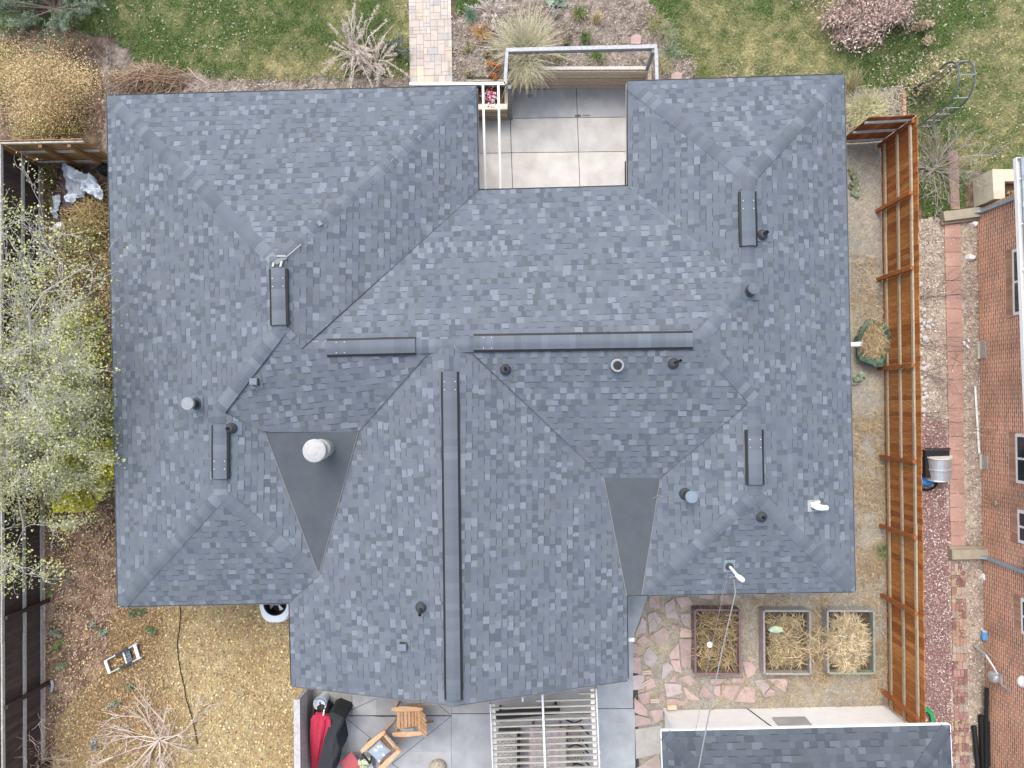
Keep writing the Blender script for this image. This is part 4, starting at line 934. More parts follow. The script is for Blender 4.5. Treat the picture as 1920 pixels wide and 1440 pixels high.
# down pipes, flattened against the wall
for (pts, lab) in [([(1837, 398), (1845, 397.5), (1915, 368)], 'down pipe at the near corner'), ([(1851, 1046), (1858, 1047), (1930, 1075)], 'lower down pipe')]:
    mb = MB(); t, z = on_wall(pts[0][0]+2, pts[0][1]); t2, z2 = on_wall(*pts[2])
    mb.beam(bl(t, .16, .22), bl(t, .28, .06), .08, .06, (.26, .33, .39), up=bd); mb.beam(bl(t, .26, .05), bl(t2, min(z2, 2.3), .05), .085, .06, (.26, .33, .39), up=bn); mb.build('down_pipe', M_VENT, nh)['label'] = 'blue grey '+lab
# gutter and roof edge
ZN_ = 2.5; ga, gb = P(1905.5, 296, ZN_), P(1924.5, 760, ZN_); gd = (gb-ga).normalized(); gn = Vector((-gd.y, gd.x, 0)); gn = gn if gn.x > 0 else -gn; gc = ga+gd*16
mb = MB()
for o0, o1, z0, z1, c in [(0, .015, -.12, 0, (.80, .80, .80)), (.015, .125, -.12, -.105, (.42, .43, .42)), (.125, .14, -.12, .03, (.7, .7, .69))]:
    mb.hexa([ga+gn*o0+Vector((0, 0, z0)), gc+gn*o0+Vector((0, 0, z0)), gc+gn*o1+Vector((0, 0, z0)), ga+gn*o1+Vector((0, 0, z0))], [ga+gn*o0+Vector((0, 0, z1)), gc+gn*o0+Vector((0, 0, z1)), gc+gn*o1+Vector((0, 0, z1)), ga+gn*o1+Vector((0, 0, z1))], c)
mb.hexa([ga-gd*.012+Vector((0, 0, -.12)), ga+Vector((0, 0, -.12)), ga+gn*1.5+Vector((0, 0, -.12)), ga-gd*.012+gn*1.5+Vector((0, 0, -.12))], [ga-gd*.012, ga, ga+gn*1.5, ga-gd*.012+gn*1.5], (.8, .8, .8))
for k in range(9): t = .5+k*1.1; mb.beam(ga+gd*t+gn*.01+Vector((0, 0, -.006)), ga+gd*t+gn*.13+Vector((0, 0, -.006)), .02, .012, (.75, .75, .75))
mb.build('gutter', M_PAINT, nh)
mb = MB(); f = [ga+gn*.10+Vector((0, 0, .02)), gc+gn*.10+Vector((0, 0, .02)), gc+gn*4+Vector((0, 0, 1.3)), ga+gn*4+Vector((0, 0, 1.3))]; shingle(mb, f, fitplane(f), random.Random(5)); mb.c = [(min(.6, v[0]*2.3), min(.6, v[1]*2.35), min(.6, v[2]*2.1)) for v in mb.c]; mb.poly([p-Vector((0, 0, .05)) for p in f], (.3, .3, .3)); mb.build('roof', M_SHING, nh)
# gas meter, wall lamp, wall bracket
t, z = on_wall(1862, 1262); mb = MB(); mb.blob(bl(t, .62, .16), (.13, .16, .17), (.42, .44, .44), 14, 8, .03); mb.box(bl(t, .62, .05), (.06, .24, .3), 0, (.36, .38, .38)); mb.lathe(bl(t-.05, .74, .2), [(.075, 0), (.07, .03)], 14, (.62, .62, .6)); mtx = mb.build('gas_meter', M_GALV, nh, smooth=False)
mb = MB(); mb.tube([bl(t-.62, .05, .30), bl(t-.50, .45, .24), bl(t-.24, .62, .15), bl(t-.10, .72, .12)], .035, 10, (.4, .4, .4)); mb.tube([bl(t+.05, .62, .1), bl(t+.18, .85, .03), bl(t+.2, 1.1, .03)], .022, 8, (.3, .3, .3)); mb.build('meter_pipe', M_GALV, mtx)
t, z = on_wall(1917, 1275); mb = MB(); mb.blob(bl(t, z+.1, .06), (.13, .15, .10), (.85, .85, .83), 14, 8, 0); mb.build('wall_lamp', M_PAINT, nh)
t, z = on_wall(1884, 943); mb = MB()
for k in range(5): mb.tube([bl(t-.35+k*.14, .05, .015), bl(t+.02+k*.03, .62, .02), bl(t-.15+k*.1, .95, .02)], .006, 5, (.16, .08, .05))
mb.blob(bl(t+.05, .64, .04), (.04, .07, .06), (.08, .05, .04), 8, 5, .2); mb.build('dead_vine', M_TWIG, nh)
t, z = on_wall(1853, 1224); mb = MB(); mb.tube([bl(t-.2, .12, .2), bl(t+.05, .55, .05), bl(t+.06, .6, .01)], .016, 6, (.12, .09, .07)); mb.build('wall_pipe', M_TWIG, nh)
# wide pale strip at the wall foot
mb = MB(); a, b = g(1826, 724), g(1834, 850); mb.tube([a+Vector((0, 0, .05)), b+Vector((0, 0, .05))], .03, 8); o = mb.build('pipe_length', M_PAINT, None, a); tag(o, 'thin white pipe lying at the foot of the brick wall', 'pipe')
# cream stone planter at its corner
cpn = thing('stone_planter', 'cream stone planter wall at the corner of the brick house', 'planter', g(1830, 350))
p_ = lambda u, v, z: P(u, v, z); mb = MB()
o0 = g(1823, 330); o1 = g(1829, 388); pw_ = .32; hz = .85
xa, ya, xb, yb_ = o0.x, g(1823, 336).y, o0.x+2.4, g(1829, 389).y
mb.hexa([(xa, ya, 0), (xa+.03, yb_, 0), (xa+pw_, yb_, 0), (xa+pw_, ya, 0)], [(xa, ya, hz), (xa+.03, yb_, hz), (xa+pw_, yb_, hz), (xa+pw_, ya, hz)])
mb.hexa([(xa+pw_+.004, ya-pw_, 0), (xb, ya-pw_, 0), (xb, ya, 0), (xa+pw_+.004, ya, 0)], [(xa+pw_+.004, ya-pw_, hz-.003), (xb, ya-pw_, hz-.003), (xb, ya, hz-.003), (xa+pw_+.004, ya, hz-.003)]); mb.build('planter_wall', M_CREAM, cpn)
mb = MB(); mb.box(((xa+pw_+xb)/2, (ya-pw_+yb_)/2, .3), (xb-xa-pw_, ya-pw_-yb_, .7), 0, (.10, .07, .05)); mb.build('soil', M_GROUND, cpn)
leafbush('dry_plant', 'brown and yellow dead plant inside the cream planter', 'plant', (xa+.95, ya-pw_-.22, .62), (.5, .22, .16), 500, (.04, .09), [(.36, .28, .12), (.28, .18, .10), (.46, .38, .2), (.22, .14, .09)])

# ------------------------------------------------------------------ garden path sills, stones and bits by the brick house
for (u0, v0, u1, v1, lab) in [(1762, 409, 1832, 400, 'upper concrete sill across the red paver path'), (1777, 1037, 1846, 1036, 'lower concrete sill across the red paver path')]:
    a, b = g(u0, v0), g(u1, v1); o_ = MB(); o_.beam(a+Vector((0, 0, .10)), b+Vector((0, 0, .10)), .26, .22, (.34, .30, .23)); o_.beam(a+Vector((0, -.16 if v0 < 500 else .16, .05)), b+Vector((0, -.16 if v0 < 500 else .16, .05)), .08, .1, (.30, .25, .19))
    tag(o_.build('concrete_sill', M_STONE, None, a), lab, 'sill')
for (u, v, a, b, lab) in [(1826, 420, .13, .10, 'white rock beside the upper concrete sill'), (1819, 483, .15, .11, 'pale white rock on the gravel by the brick wall'), (1842, 1081, .08, .12, 'small white rock below the lower concrete sill')]:
    mb = MB(); rr = random.Random(u); pts_ = [(math.cos(t)*a*rr.uniform(.75, 1.1), math.sin(t)*b*rr.uniform(.7, 1.1)) for t in [i*math.pi*2/7+rr.uniform(-.2, .2) for i in range(7)]]
    mb.prism(pts_, 0, .10, (.76, .74, .72), .35); tag(mb.build('white_rock', M_STONE, None, g(u, v, -.01), local=True), lab, 'rock')
mb = MB(); a = g(1809, 641, .02); rr = random.Random(2)
for k in range(3): mb.beam(a+Vector((rr.uniform(-.06, .06), -.09*k+.1, .02)), a+Vector((rr.uniform(-.03, .12), -.09*k, .03)), .05, .012, (.78, .76, .72))
tag(mb.build('paper_scrap', M_PAINT, None, a), 'crumpled white scrap on the gravel beside the path', 'scrap')
# cobbles in a row at the foot of the fence
rr = random.Random(31); k0 = None; CB = [(1723, 533, 6.5)]+[(1722+x, y, s) for x, y, s in [(2, 579, 4.5), (10, 581, 3.8), (3, 601, 5), (11, 593, 3.4), (18, 604, 3), (22, 602, 3.2), (16, 612, 3), (10, 606, 3), (21, 614, 2.8), (27, 610, 2.5),
     (3, 630, 4.2), (12, 635, 4.8), (6, 618, 3), (16, 640, 3), (4, 664, 3.8), (1, 674, 4), (9, 681, 3.6), (16, 688, 2.8), (2, 690, 4.6), (10, 692, 4.4), (19, 684, 2.6), (5, 708, 3.4), (12, 704, 3), (17, 712, 3), (5, 719, 4), (12, 722, 3.6), (9, 730, 4),
     (13, 738, 3.4), (15, 744, 3.6), (8, 748, 4.4), (10, 756, 3.8), (9, 769, 4.2), (10, 779, 3.2), (23, 697, 2.4), (25, 590, 2.4), (6, 612, 2.6)]]
for (u, v, s) in CB:
    if k0 is None:
        mb = MB(); mb.blob((0, 0, .35), (1, 1, .7), (.52, .505, .48), 14, 8, .10); k0 = mb.build('river_cobble', M_STONE, None, (0, 0, 0), smooth=True, local=True); o = k0
    else: o = k0.copy(); COL.objects.link(o)
    o.location = g(u, v, -.01); q = s/67.5*rr.uniform(1.0, 1.2); o.scale = (q*rr.uniform(.85, 1.15), q*rr.uniform(.85, 1.1), q*.8); o.rotation_euler.z = rr.uniform(0, 6)
    tag(o, 'smooth pale grey cobble in the cluster at the outer foot of the orange fence' if s < 6 else 'largest pale cobble, alone at the top of the cobble row', 'stone', 'river cobbles beside the fence')
# barrel lying upright, bin and blue sack
bx = thing('metal_barrel', 'galvanised metal drum lying tilted with its pale lid uppermost, beside the orange fence', 'barrel', g(1757, 885))
d0, d1 = P(1757, 890, .33), P(1759, 853, .44); dv = (d1-d0).normalized(); mb = MB(); prof = [(0, .30), (.02, .325), (.05, .315), (.38, .315), (.40, .335), (.44, .335), (.46, .315), (.80, .315), (.83, .335)]; dl = .62/.83
mb.tube([d0-dv*.12+dv*t*dl for t, r_ in prof], [r_ for t, r_ in prof], 30, (.50, .51, .55)); mb.build('drum', M_GALV, bx)
mb = MB(); e_ = d0-dv*.12+dv*.83*dl; mb.tube([e_, e_+dv*.03, e_+dv*.032, e_+dv*.02], [.335, .335, .30, .29], 30, (.62, .60, .55)); mb.build('lid', M_STONE, bx)
mb = MB(); a = g(1733, 858); mb.hexa([a+Vector((-.2, -.45, 0)), a+Vector((.36, -.45, 0)), a+Vector((.36, .2, 0)), a+Vector((-.2, .2, 0))], [a+Vector((-.24, -.5, .5)), a+Vector((.40, -.5, .5)), a+Vector((.40, .24, .5)), a+Vector((-.24, .24, .5))], (.02, .022, .022)); mb.beam(a+Vector((-.24, .27, .5)), a+Vector((.42, .27, .5)), .04, .03, (.25, .25, .25)); tag(mb.build('black_bin', M_BLACK, None, a), 'black plastic bin behind the metal drum', 'bin')
bs = thing('blue_sack', 'bright blue sack tucked below the metal drum', 'sack', g(1733, 897)); mb = MB(); mb.blob(g(1734, 897, .12), (.24, .22, .2), (.03, .22, .55), 16, 8, .18); mb.build('cloth', M_FAB, bs)
mb = MB(); rc_ = [g(1737, 905, .04)+Vector((.28*math.cos(t), .2*math.sin(t), .02*math.sin(2*t))) for t in np.linspace(0, 6.28, 30)]; mb.tube(rc_, .03, 8, (.02, .02, .02)); tag(mb.build('black_hose_coil', M_BLACK, None, rc_[0]), 'black hose coil under the blue sack', 'hose')
mb = MB()
for k in range(5):
    q_ = [g(1736, 1350, .05+.02*k)+Vector((.22*math.cos(t)*(1-.08*k), .34*math.sin(t)*(1-.08*k), 0)) for t in np.linspace(0, 6.28, 32)]; mb.tube(q_, .014, 7, (.03, .34, .12))
tag(mb.build('green_hose', M_VENT, None, g(1736, 1350)), 'coil of green hose in the corner between fence and shed', 'hose')
# blue can and black pipes near the meter
mb = MB(); a = g(1843, 1190); mb.tube([a+Vector((0, .10, .07)), a+Vector((0, -.11, .07))], .075, 16, (.10, .30, .62)); mb.tube([a+Vector((0, .125, .07)), a+Vector((0, .10, .07))], .06, 16, (.55, .62, .7)); tag(mb.build('blue_jug', M_VENT, None, a), 'blue plastic jug lying by the brick wall', 'jug')
def corr(u0, v0, u1, v1, r, z=.1):
    mb = MB(); a, b = g(u0, v0, z), g(u1, v1, z); n = int((b-a).length/.022); mb.tube([a+(b-a)*i/n for i in range(n+1)], [r*(1 if i % 2 else .86) for i in range(n+1)], 12, (.02, .021, .022)); return mb.build('drain_pipe_length', M_BLACK, None, a)
tag(corr(1826, 1361, 1837, 1470, .065), 'black corrugated drain pipe lying furthest from the brick wall', 'pipe')
tag(corr(1841, 1342, 1845, 1450, .095), 'thick black corrugated pipe in the middle of the bundle', 'pipe')
tag(corr(1852, 1350, 1853, 1434, .10), 'thick black corrugated pipe against the brick wall', 'pipe')
mb = MB(); mb.tube([g(1850, 1290, .24), g(1849, 1355, .24), g(1850, 1480, .24)], .052, 12, (.02, .02, .022)); tag(mb.build('drain_pipe_length', M_BLACK, None, g(1850, 1290)), 'smooth black pipe reaching furthest up, on top of the bundle', 'pipe')

# ------------------------------------------------------------------ vegetable beds
def bed(u0, v0, u1, v1, col, lab, h=.38, t=.05):
    c = g((u0+u1)/2, (v0+v1)/2); o = thing('raised_bed', lab, 'raised bed', c, 'raised beds beside the shed'); a, b = P(u0, v0, h), P(u1, v1, h); x0, x1, y0, y1 = a.x, b.x, b.y, a.y
    for nm, cc, sz in [('side_board', (x0, (y0+y1)/2), (t, y1-y0)), ('side_board', (x1, (y0+y1)/2), (t, y1-y0)), ('end_board', ((x0+x1)/2, y0), (x1-x0-t-.004, t)), ('end_board', ((x0+x1)/2, y1), (x1-x0-t-.004, t))]:
        mb = MB(); mb.box((cc[0], cc[1], h/2), (sz[0], sz[1], h), 0, tuple(v*R.uniform(.9, 1.1) for v in col)); mb.build(nm, M_GREYW, o)
    mb = MB(); N_ = 10; q = [[(x0+t/2+(x1-x0-t)*i/N_, y0+t/2+(y1-y0-t)*j/N_, .15+R.uniform(-.02, .03)) for j in range(N_+1)] for i in range(N_+1)]
    for i in range(N_):
        for j in range(N_): k = R.uniform(.8, 1.2); mb.poly([q[i][j], q[i+1][j], q[i+1][j+1], q[i][j+1]], (.095*k, .07*k, .045*k))
    mb.build('soil', M_GROUND, o); return (x0, x1, y0, y1)
def strawheap(name, lab, x0, x1, y0, y1, n, z, ln=(.12, .38), cols=STRAWC, hump=None, wd=.016):
    B = np.stack([NR.uniform(x0, x1, n), NR.uniform(y0, y1, n), NR.uniform(z[0], z[1], n)], 1)
    if hump: 
        cx, cy, rx, ry, hh = hump; q = 1-((B[:, 0]-cx)/rx)**2-((B[:, 1]-cy)/ry)**2; B = B[q > 0]; B[:, 2] += hh*np.sqrt(np.maximum(q[q > 0], 0))
    V, Fq = blade_arrays(B, ln, wd, (1.25, 1.5)); c = pal(cols, len(B), .5); c *= (0.6+.7*fbm(B[:, 0]*3, B[:, 1]*3, 5))[:, None]
    o = fast(name, V, Fq, np.concatenate([c, c]), M_STRAW, None, (float(B[:, 0].mean()), float(B[:, 1].mean()), .15)); return tag(o, lab, 'straw')
e1_ = bed(1303.5, 1144, 1388, 1264, (.19, .12, .125), 'raised bed with dark purple brown boards, nearest the flagstones')
e2_ = bed(1432.5, 1145.5, 1520, 1264, (.32, .305, .28), 'grey board raised bed in the middle of three, full of straw')
e3_ = bed(1552, 1145.5, 1640, 1263, (.30, .285, .26), 'grey board raised bed nearest the orange fence')
strawheap('straw_mulch', 'thin brown straw in the purple brown raised bed', e1_[0]+.1, e1_[1]-.1, e1_[2]+.12, e1_[3]-.12, 620, (.17, .22), cols=[(.36, .27, .14), (.44, .34, .18), (.28, .20, .10), (.24, .19, .13)])
strawheap('straw_mulch', 'golden straw filling the middle raised bed', e2_[0]+.2, e2_[1]-.2, e2_[2]+.2, e2_[3]-.2, 1400, (.17, .26), ln=(.08, .24), cols=[(.46, .35, .18), (.54, .44, .25), (.34, .26, .15), (.28, .23, .17)])
strawheap('straw_heap', 'pale heaped straw clump in the bed nearest the orange fence', e3_[0]+.03, e3_[1]-.12, e3_[2]+.10, e3_[3]-.03, 3400, (.16, .28), cols=[(.54, .44, .27), (.62, .53, .36), (.42, .33, .19), (.34, .27, .17)], hump=(e3_[0]+.52, (e3_[2]+e3_[3])/2, .52, .72, .30), ln=(.08, .22))
strawheap('straw_bridge', 'stray straw trailing across the gap between the two grey beds', e2_[1]-.25, e3_[0]+.2, e2_[2]+.4, e2_[3]-.5, 130, (.30, .38), (.2, .5))
ck = thing('white_cup', 'white cup shaped fitting standing in the purple brown bed', 'cup', g(1328, 1207, .17)); mb = MB(); c_ = P(1328, 1205, .17); mb.lathe(c_, [(.035, 0), (.05, .06), (.075, .16), (.082, .165), (.06, .167)], 18, (.74, .74, .74)); mb.build('bowl', M_PAINT, ck); mb = MB(); mb.tube([c_+Vector((-.16, -.03, .06)), c_+Vector((-.05, .06, .12)), c_+Vector((.09, .09, .12))], .012, 6, (.03, .03, .03)); mb.build('hook', M_BLACK, ck)
bg = MB(); c_ = P(1455, 1180, .32); bg.blob(c_, (.21, .10, .07), (.42, .55, .44), 14, 8, .2); bg.blob(c_+Vector((.03, .035, .035)), (.13, .05, .05), (.68, .64, .28), 10, 6, .2); tag(bg.build('plastic_bag', M_VENT, None, c_), 'crumpled green and yellow plastic bag on the middle straw bed', 'bag')
for (u, v, rz, lab) in [(1212, 1259.5, .15, 'pierced brick nearest the house wing among the flagstones'), (1213, 1278.5, .55, 'tilted pierced brick in the middle of three'), (1227, 1313, .05, 'pierced brick closest to the white shed')]:
    o = thing('loose_brick', lab, 'brick', g(u, v, .03), 'loose pierced bricks', rz); mb = MB(); mb.box((0, 0, .03), (.24, .105, .06), 0, (.55, .44, .36)); mb.build('brick_body', M_STONE, o, local=True)
    mb = MB()
    for k in range(4): mb.lathe((-.075+k*.05, 0, .0605), [(.013, 0), (.012, .001)], 8, (.05, .04, .035))
    mb.build('brick_holes', M_BLACK, o, local=True)
mb = MB(); a = g(1640, 1326); mb.box(tuple(P(1260, 1326, .08)), (.26, .13, .08), .03, (.62, .50, .36)); tag(mb.build('wood_block', M_GREYW, None, P(1260, 1326, .04)), 'short pale wood block at the left foot of the shed', 'block')
# green yard bag full of straw
gb_ = thing('yard_bag', 'open green yard waste bag full of straw beside the fence', 'bag', g(1628, 643)); c_ = g(1627, 645); NA = 40; mb = MB(); ring = []
rr = random.Random(12)
for zq, rq, cq_ in [(0, .40, 0), (.22, .46, 0), (.38, .50, 0), (.42, .42, 1), (.33, .34, 1)]:
    ring.append([(c_.x+rq*(1+.07*math.sin(5*t+zq*3)+.05*math.sin(11*t+2*zq)+rr.uniform(-.04, .04))*math.cos(t)*.92, c_.y+rq*(1.1+.08*math.sin(4*t)+rr.uniform(-.05, .05))*1.2*math.sin(t), zq+.06*math.sin(3*t)*(1 if zq else 0)) for t in [2*math.pi*i/NA for i in range(NA)]])
for k in range(4):
    for i in range(NA): c = rr.uniform(.7, 1.4); mb.poly([ring[k][i], ring[k][(i+1) % NA], ring[k+1][(i+1) % NA], ring[k+1][i]], (.075*c, .125*c, .085*c))
mb.build('bag', M_FAB, gb_)
n_b = 1300; th = NR.uniform(0, 6.28, n_b); rq = np.sqrt(NR.random(n_b))*.36; B = np.stack([c_.x+rq*np.cos(th)*.95, c_.y+.09+rq*1.2*np.sin(th), .28+.08*NR.random(n_b)], 1); V, Fq = blade_arrays(B, (.08, .26), .014, (1.2, 1.5)); cc = pal(STRAWC+[(.30, .24, .14), (.22, .18, .10)], n_b, .3); fast('straw_fill', V, Fq, np.concatenate([cc, cc]), M_STRAW, gb_)
tq = [2*math.pi*i/24 for i in range(24)]; mb = MB(); mb.poly([(c_.x+.42*math.cos(t), c_.y+.56*math.sin(t), .27) for t in tq], (.17, .13, .07)); mb.build('litter_fill', M_GROUND, gb_)

# ------------------------------------------------------------------ shrubs, grasses and trees
def branches(mb, base, n, L, r0, rng, spread=1.0, depth=2, up=.5, wig=.25, sub=4, tips=None, col=(.3, .28, .25), sides=4, d0=None):
    """forking twigs as thin tapering tubes."""
    def grow(p, d, L, r, dep):
        pts = [p]; q = p.copy(); dd = d.copy(); m = 4
        for i in range(m):
            dd = (dd+Vector((rng.uniform(-wig, wig), rng.uniform(-wig, wig), rng.uniform(-wig, wig)*.6))).normalized(); q = q+dd*L/m; pts.append(q.copy())
        if pts[-1].z < .03: 
            for v in pts: v.z = max(v.z, .02)
        k = rng.uniform(.8, 1.25); mb.tube(pts, [r*(1-.75*i/m) for i in range(m+1)], sides, tuple(k*v for v in col), cap=False)
        if tips is not None: tips.extend(pts[2:])
        if dep > 0:
            for j in range(sub):
                i = rng.randint(1, m); a = (dd+Vector((rng.gauss(0, .55), rng.gauss(0, .55), rng.gauss(.05, .4)))).normalized(); grow(pts[i], a, L*rng.uniform(.4, .7), r*.62, dep-1)
    for i in range(n):
        a = 2*math.pi*i/n+rng.uniform(-.5, .5); d = Vector((math.cos(a)*spread, math.sin(a)*spread, up*rng.uniform(.4, 1.5)))
        if d0 is not None: d = d+d0
        grow(Vector(base)+Vector((rng.uniform(-.04, .04), rng.uniform(-.04, .04), 0)), d.normalized(), L*rng.uniform(.65, 1.15), r0*rng.uniform(.7, 1.1), depth)
def bare_shrub(u, v, lab, n, L, r0, seed, col=(.34, .29, .23), spread=1.0, up=.6, depth=2, sub=4, cat='shrub', wig=.25):
    b = g(u, v, -.02); t = thing('bare_shrub', lab, cat, b); mb = MB(); branches(mb, b, n, L, r0, random.Random(seed), spread, depth, up, wig, sub, None, col); mb.build('branches', M_STRAW, t); return t
bare_shrub(300, 1388, 'leafless pale stemmed shrub on the dry lawn at the lower left', 16, 1.25, .026, 3, (.54, .46, .40), 1.0, .4, 2, 4)
bare_shrub(55, 1415, 'leafless twiggy shrub against the dark fence in the lower left corner', 20, 1.35, .018, 4, (.50, .40, .31), 1.0, .8, 2, 4)
bare_shrub(1753, 318, 'leafless grey shrub between the orange fence and the cream planter', 20, 1.05, .016, 5, (.36, .32, .29), 1.0, .7, 2, 5)
bare_shrub(120, 1098, 'thin bare twigs on the leaf litter beside the dark fence', 8, .75, .008, 6, (.30, .24, .19), 1.0, .25, 2, 3)
for (u, v, lab, a, s_) in [(1722, 558, 'upper thin bare sapling leaning over the cobbles toward the paver path', .3, 7), (1726, 648, 'middle thin bare sapling whose twigs cross the paver path', .1, 8), (1728, 702, 'lower thin bare sapling beside the cobbles', -.1, 9), (1730, 776, 'lowest thin bare sapling just above the red gravel', -.15, 10)]:
    t = thing('bare_sapling', lab, 'sapling', g(u, v)); mb = MB(); branches(mb, g(u, v, -.01), 3, 1.35, .010, random.Random(s_), .4, 2, .45, .2, 4, None, (.17, .14, .13), 4, Vector((1.2, a, .1))); mb.build('branches', M_STRAW, t)
def grass_clump(u, v, lab, r, n, h, cols, lean=(.2, 1.1), wd=.012, z=-.02, plume=None, el=1.0, cat='grass', dirs=None, tip=None):
    c = g(u, v, z); t = thing('grass_clump', lab, cat, c); B = np.array(c)+NR.normal(0, 1, (n, 3))*np.array((r*.35, r*.35*el, .005))
    V, Fq = blade_arrays(B, h, wd, lean, dirs=None if dirs is None else NR.normal(dirs[0], dirs[1], n)); cc = pal(cols, n, .22); fast('blades', V, Fq, np.concatenate([cc, cc]), M_BLADE, t)
    if plume:
        P2 = V.reshape(n, 6, 3)[:, 4]; k = NR.random(n) < plume[0]; P2 = P2[k]; base = V.reshape(n, 6, 3)[k][:, 2]
        m_ = plume[1]; f = NR.random((len(P2), m_, 1))*.75+.25; pts = (base[:, None]*(1-f)+P2[:, None]*f).reshape(-1, 3)+NR.normal(0, .022, (len(P2)*m_, 3)); V2, F2 = leaf_arrays(pts, (.03, .07), .5, .3); fast('plumes', V2, F2, pal(plume[2], len(pts), .15), M_LEAF, t)
    return t
PLC = [(.50, .42, .37), (.58, .50, .45), (.44, .37, .32)]
grass_clump(672, 108, 'pale plumed ornamental grass left of the front path, largest of the pair', .26, 46, (.5, 1.15), PLC, (.45, 1.35), .02, plume=(.8, 90, PLC))
grass_clump(705, 118, 'low spreading pale plumed grass beside the dark sage bush', .34, 44, (.4, .95), PLC, (.8, 1.4), .02, plume=(.8, 80, PLC))
leafbush('sage_bush', 'small dark green sage bush right of the plumed grasses', 'bush', g(745, 100), (.33, .33, .35), 900, (.03, .075), [(.10, .14, .10), (.06, .10, .07), (.15, .19, .14), (.22, .25, .2)])
grass_clump(922, 30, 'pinkish plumed grass in the bed near the top of the picture', .25, 90, (.35, .75), [(.48, .40, .35), (.55, .47, .42)], (.4, 1.3), .014, plume=(.5, 24, [(.55, .45, .42), (.6, .52, .48)]))
YG = [(.50, .46, .30), (.58, .54, .38), (.42, .38, .22), (.46, .45, .30)]
grass_clump(985, 112, 'tall straw yellow ornamental grass rising behind the courtyard rail', .42, 800, (.5, 1.35), YG, (.35, 1.3), .012, dirs=(1.75, 1.1))
grass_clump(985, 118, 'drooping yellow grass inside the courtyard rail at the foot of the tall clump', .45, 300, (.35, .75), YG, (.9, 1.45), .012, dirs=(-1.4, .7))
grass_clump(903, 66, 'small rust orange grass tuft in the bed east of the path', .16, 150, (.2, .42), [(.42, .24, .09), (.5, .32, .14), (.36, .2, .08)], (.5, 1.4))
OR_ = [(.42, .12, .05), (.36, .10, .04), (.48, .20, .08), (.40, .24, .06)]
leafbush('red_shrub', 'small orange red autumn shrub above the timber planter', 'shrub', g(924, 134), (.26, .26, .3), 700, (.025, .06), OR_)
leafbush('low_shrub', 'yellow and dark green low shrub left of the courtyard rail', 'shrub', g(922, 108), (.24, .2, .2), 420, (.03, .07), [(.12, .13, .05), (.24, .22, .07), (.09, .08, .05), (.34, .28, .1)])
leafbush('low_shrub', 'sparse yellow green shrub beside the front path', 'shrub', g(876, 95), (.18, .2, .16), 220, (.03, .06), [(.24, .24, .08), (.32, .28, .12), (.2, .2, .1)])
leafbush('low_shrub', 'tiny yellow green shrub nearest the cross rail', 'shrub', g(874, 137), (.2, .14, .14), 240, (.03, .06), [(.24, .24, .09), (.32, .28, .12), (.16, .17, .08)])
grass_clump(882, 31, 'blue green grass tuft at the lawn edge east of the path', .12, 160, (.15, .3), [(.12, .22, .13), (.16, .26, .17), (.10, .18, .11)], (.3, 1.3))
grass_clump(1086, 28, 'small bright green grass tuft at the top of the bed', .14, 200, (.15, .32), [(.11, .17, .05), (.2, .22, .08)], (.3, 1.2))
grass_clump(1119, 104, 'bright green tuft inside the courtyard rail', .13, 240, (.15, .3), [(.11, .19, .05), (.18, .24, .08), (.26, .28, .12)], (.3, 1.2))
grass_clump(1097, 74, 'dark green tuft just outside the courtyard rail', .13, 180, (.15, .28), [(.09, .15, .05), (.16, .2, .08)], (.3, 1.2))
grass_clump(1118, 45, 'little straw coloured tuft beside the pink stone strip', .1, 160, (.18, .36), [(.5, .4, .22), (.44, .34, .18)], (.2, 1.1), dirs=(1.6, .6))
leafbush('grey_shrub', 'grey leafless mound shrub at the top of the bed', 'shrub', g(1045, 27), (.26, .24, .22), 600, (.03, .07), [(.36, .33, .31), (.44, .42, .40), (.3, .27, .25)], asp=.25)
leafbush('broad_leaf_plant', 'pale green broad leaved plant at the top edge of the picture', 'plant', g(1052, 8), (.34, .2, .16), 90, (.12, .24), [(.26, .34, .24), (.34, .40, .32), (.22, .29, .19)], .35, .7)
leafbush('low_shrub', 'brown flecked green cushion plant behind the courtyard rail', 'plant', g(1061, 78), (.24, .18, .14), 380, (.03, .06), [(.14, .16, .07), (.28, .22, .12), (.1, .1, .06)])
leafbush('low_shrub', 'faint green cushion plant inside the courtyard rail', 'plant', g(1046, 106), (.22, .18, .10), 260, (.03, .06), [(.2, .22, .1), (.3, .27, .16)])
for (u, v, r_, lab, cols_) in [(1228, 48, .32, 'yellow green weedy tuft at the lawn edge, topmost right of the bed', [(.2, .22, .09), (.34, .3, .16)]), (1258, 100, .22, 'blue green tuft right of the courtyard rail', [(.16, .22, .12), (.24, .28, .17)]), (1253, 63, .25, 'pale green tuft between bed and right lawn', [(.22, .26, .12), (.34, .33, .2)]), (1317, 138, .16, 'small green tuft just above the right roof eave', [(.15, .19, .06), (.24, .25, .1)]), (1245, 125, .25, 'straw and green tuft behind the right railing post', [(.4, .34, .2), (.3, .3, .16)])]:
    grass_clump(u, v, lab, r_, 260, (.12, .32), cols_, (.5, 1.4))
for k, (u, v, lab) in enumerate([(1192, 76, 'pink flat stone by the courtyard rail'), (1268, 146, 'pink flat stone near the roof eave')]):
    mb = MB(); c = g(u, v); mb.prism([(c.x-.16, c.y-.12), (c.x+.13, c.y-.13), (c.x+.17, c.y+.12), (c.x-.02, c.y+.16), (c.x-.14, c.y+.1)], -.02, .05, (.40, .28, .25), .05); tag(mb.build('flat_stone', M_STONE, None, c), lab, 'stone')
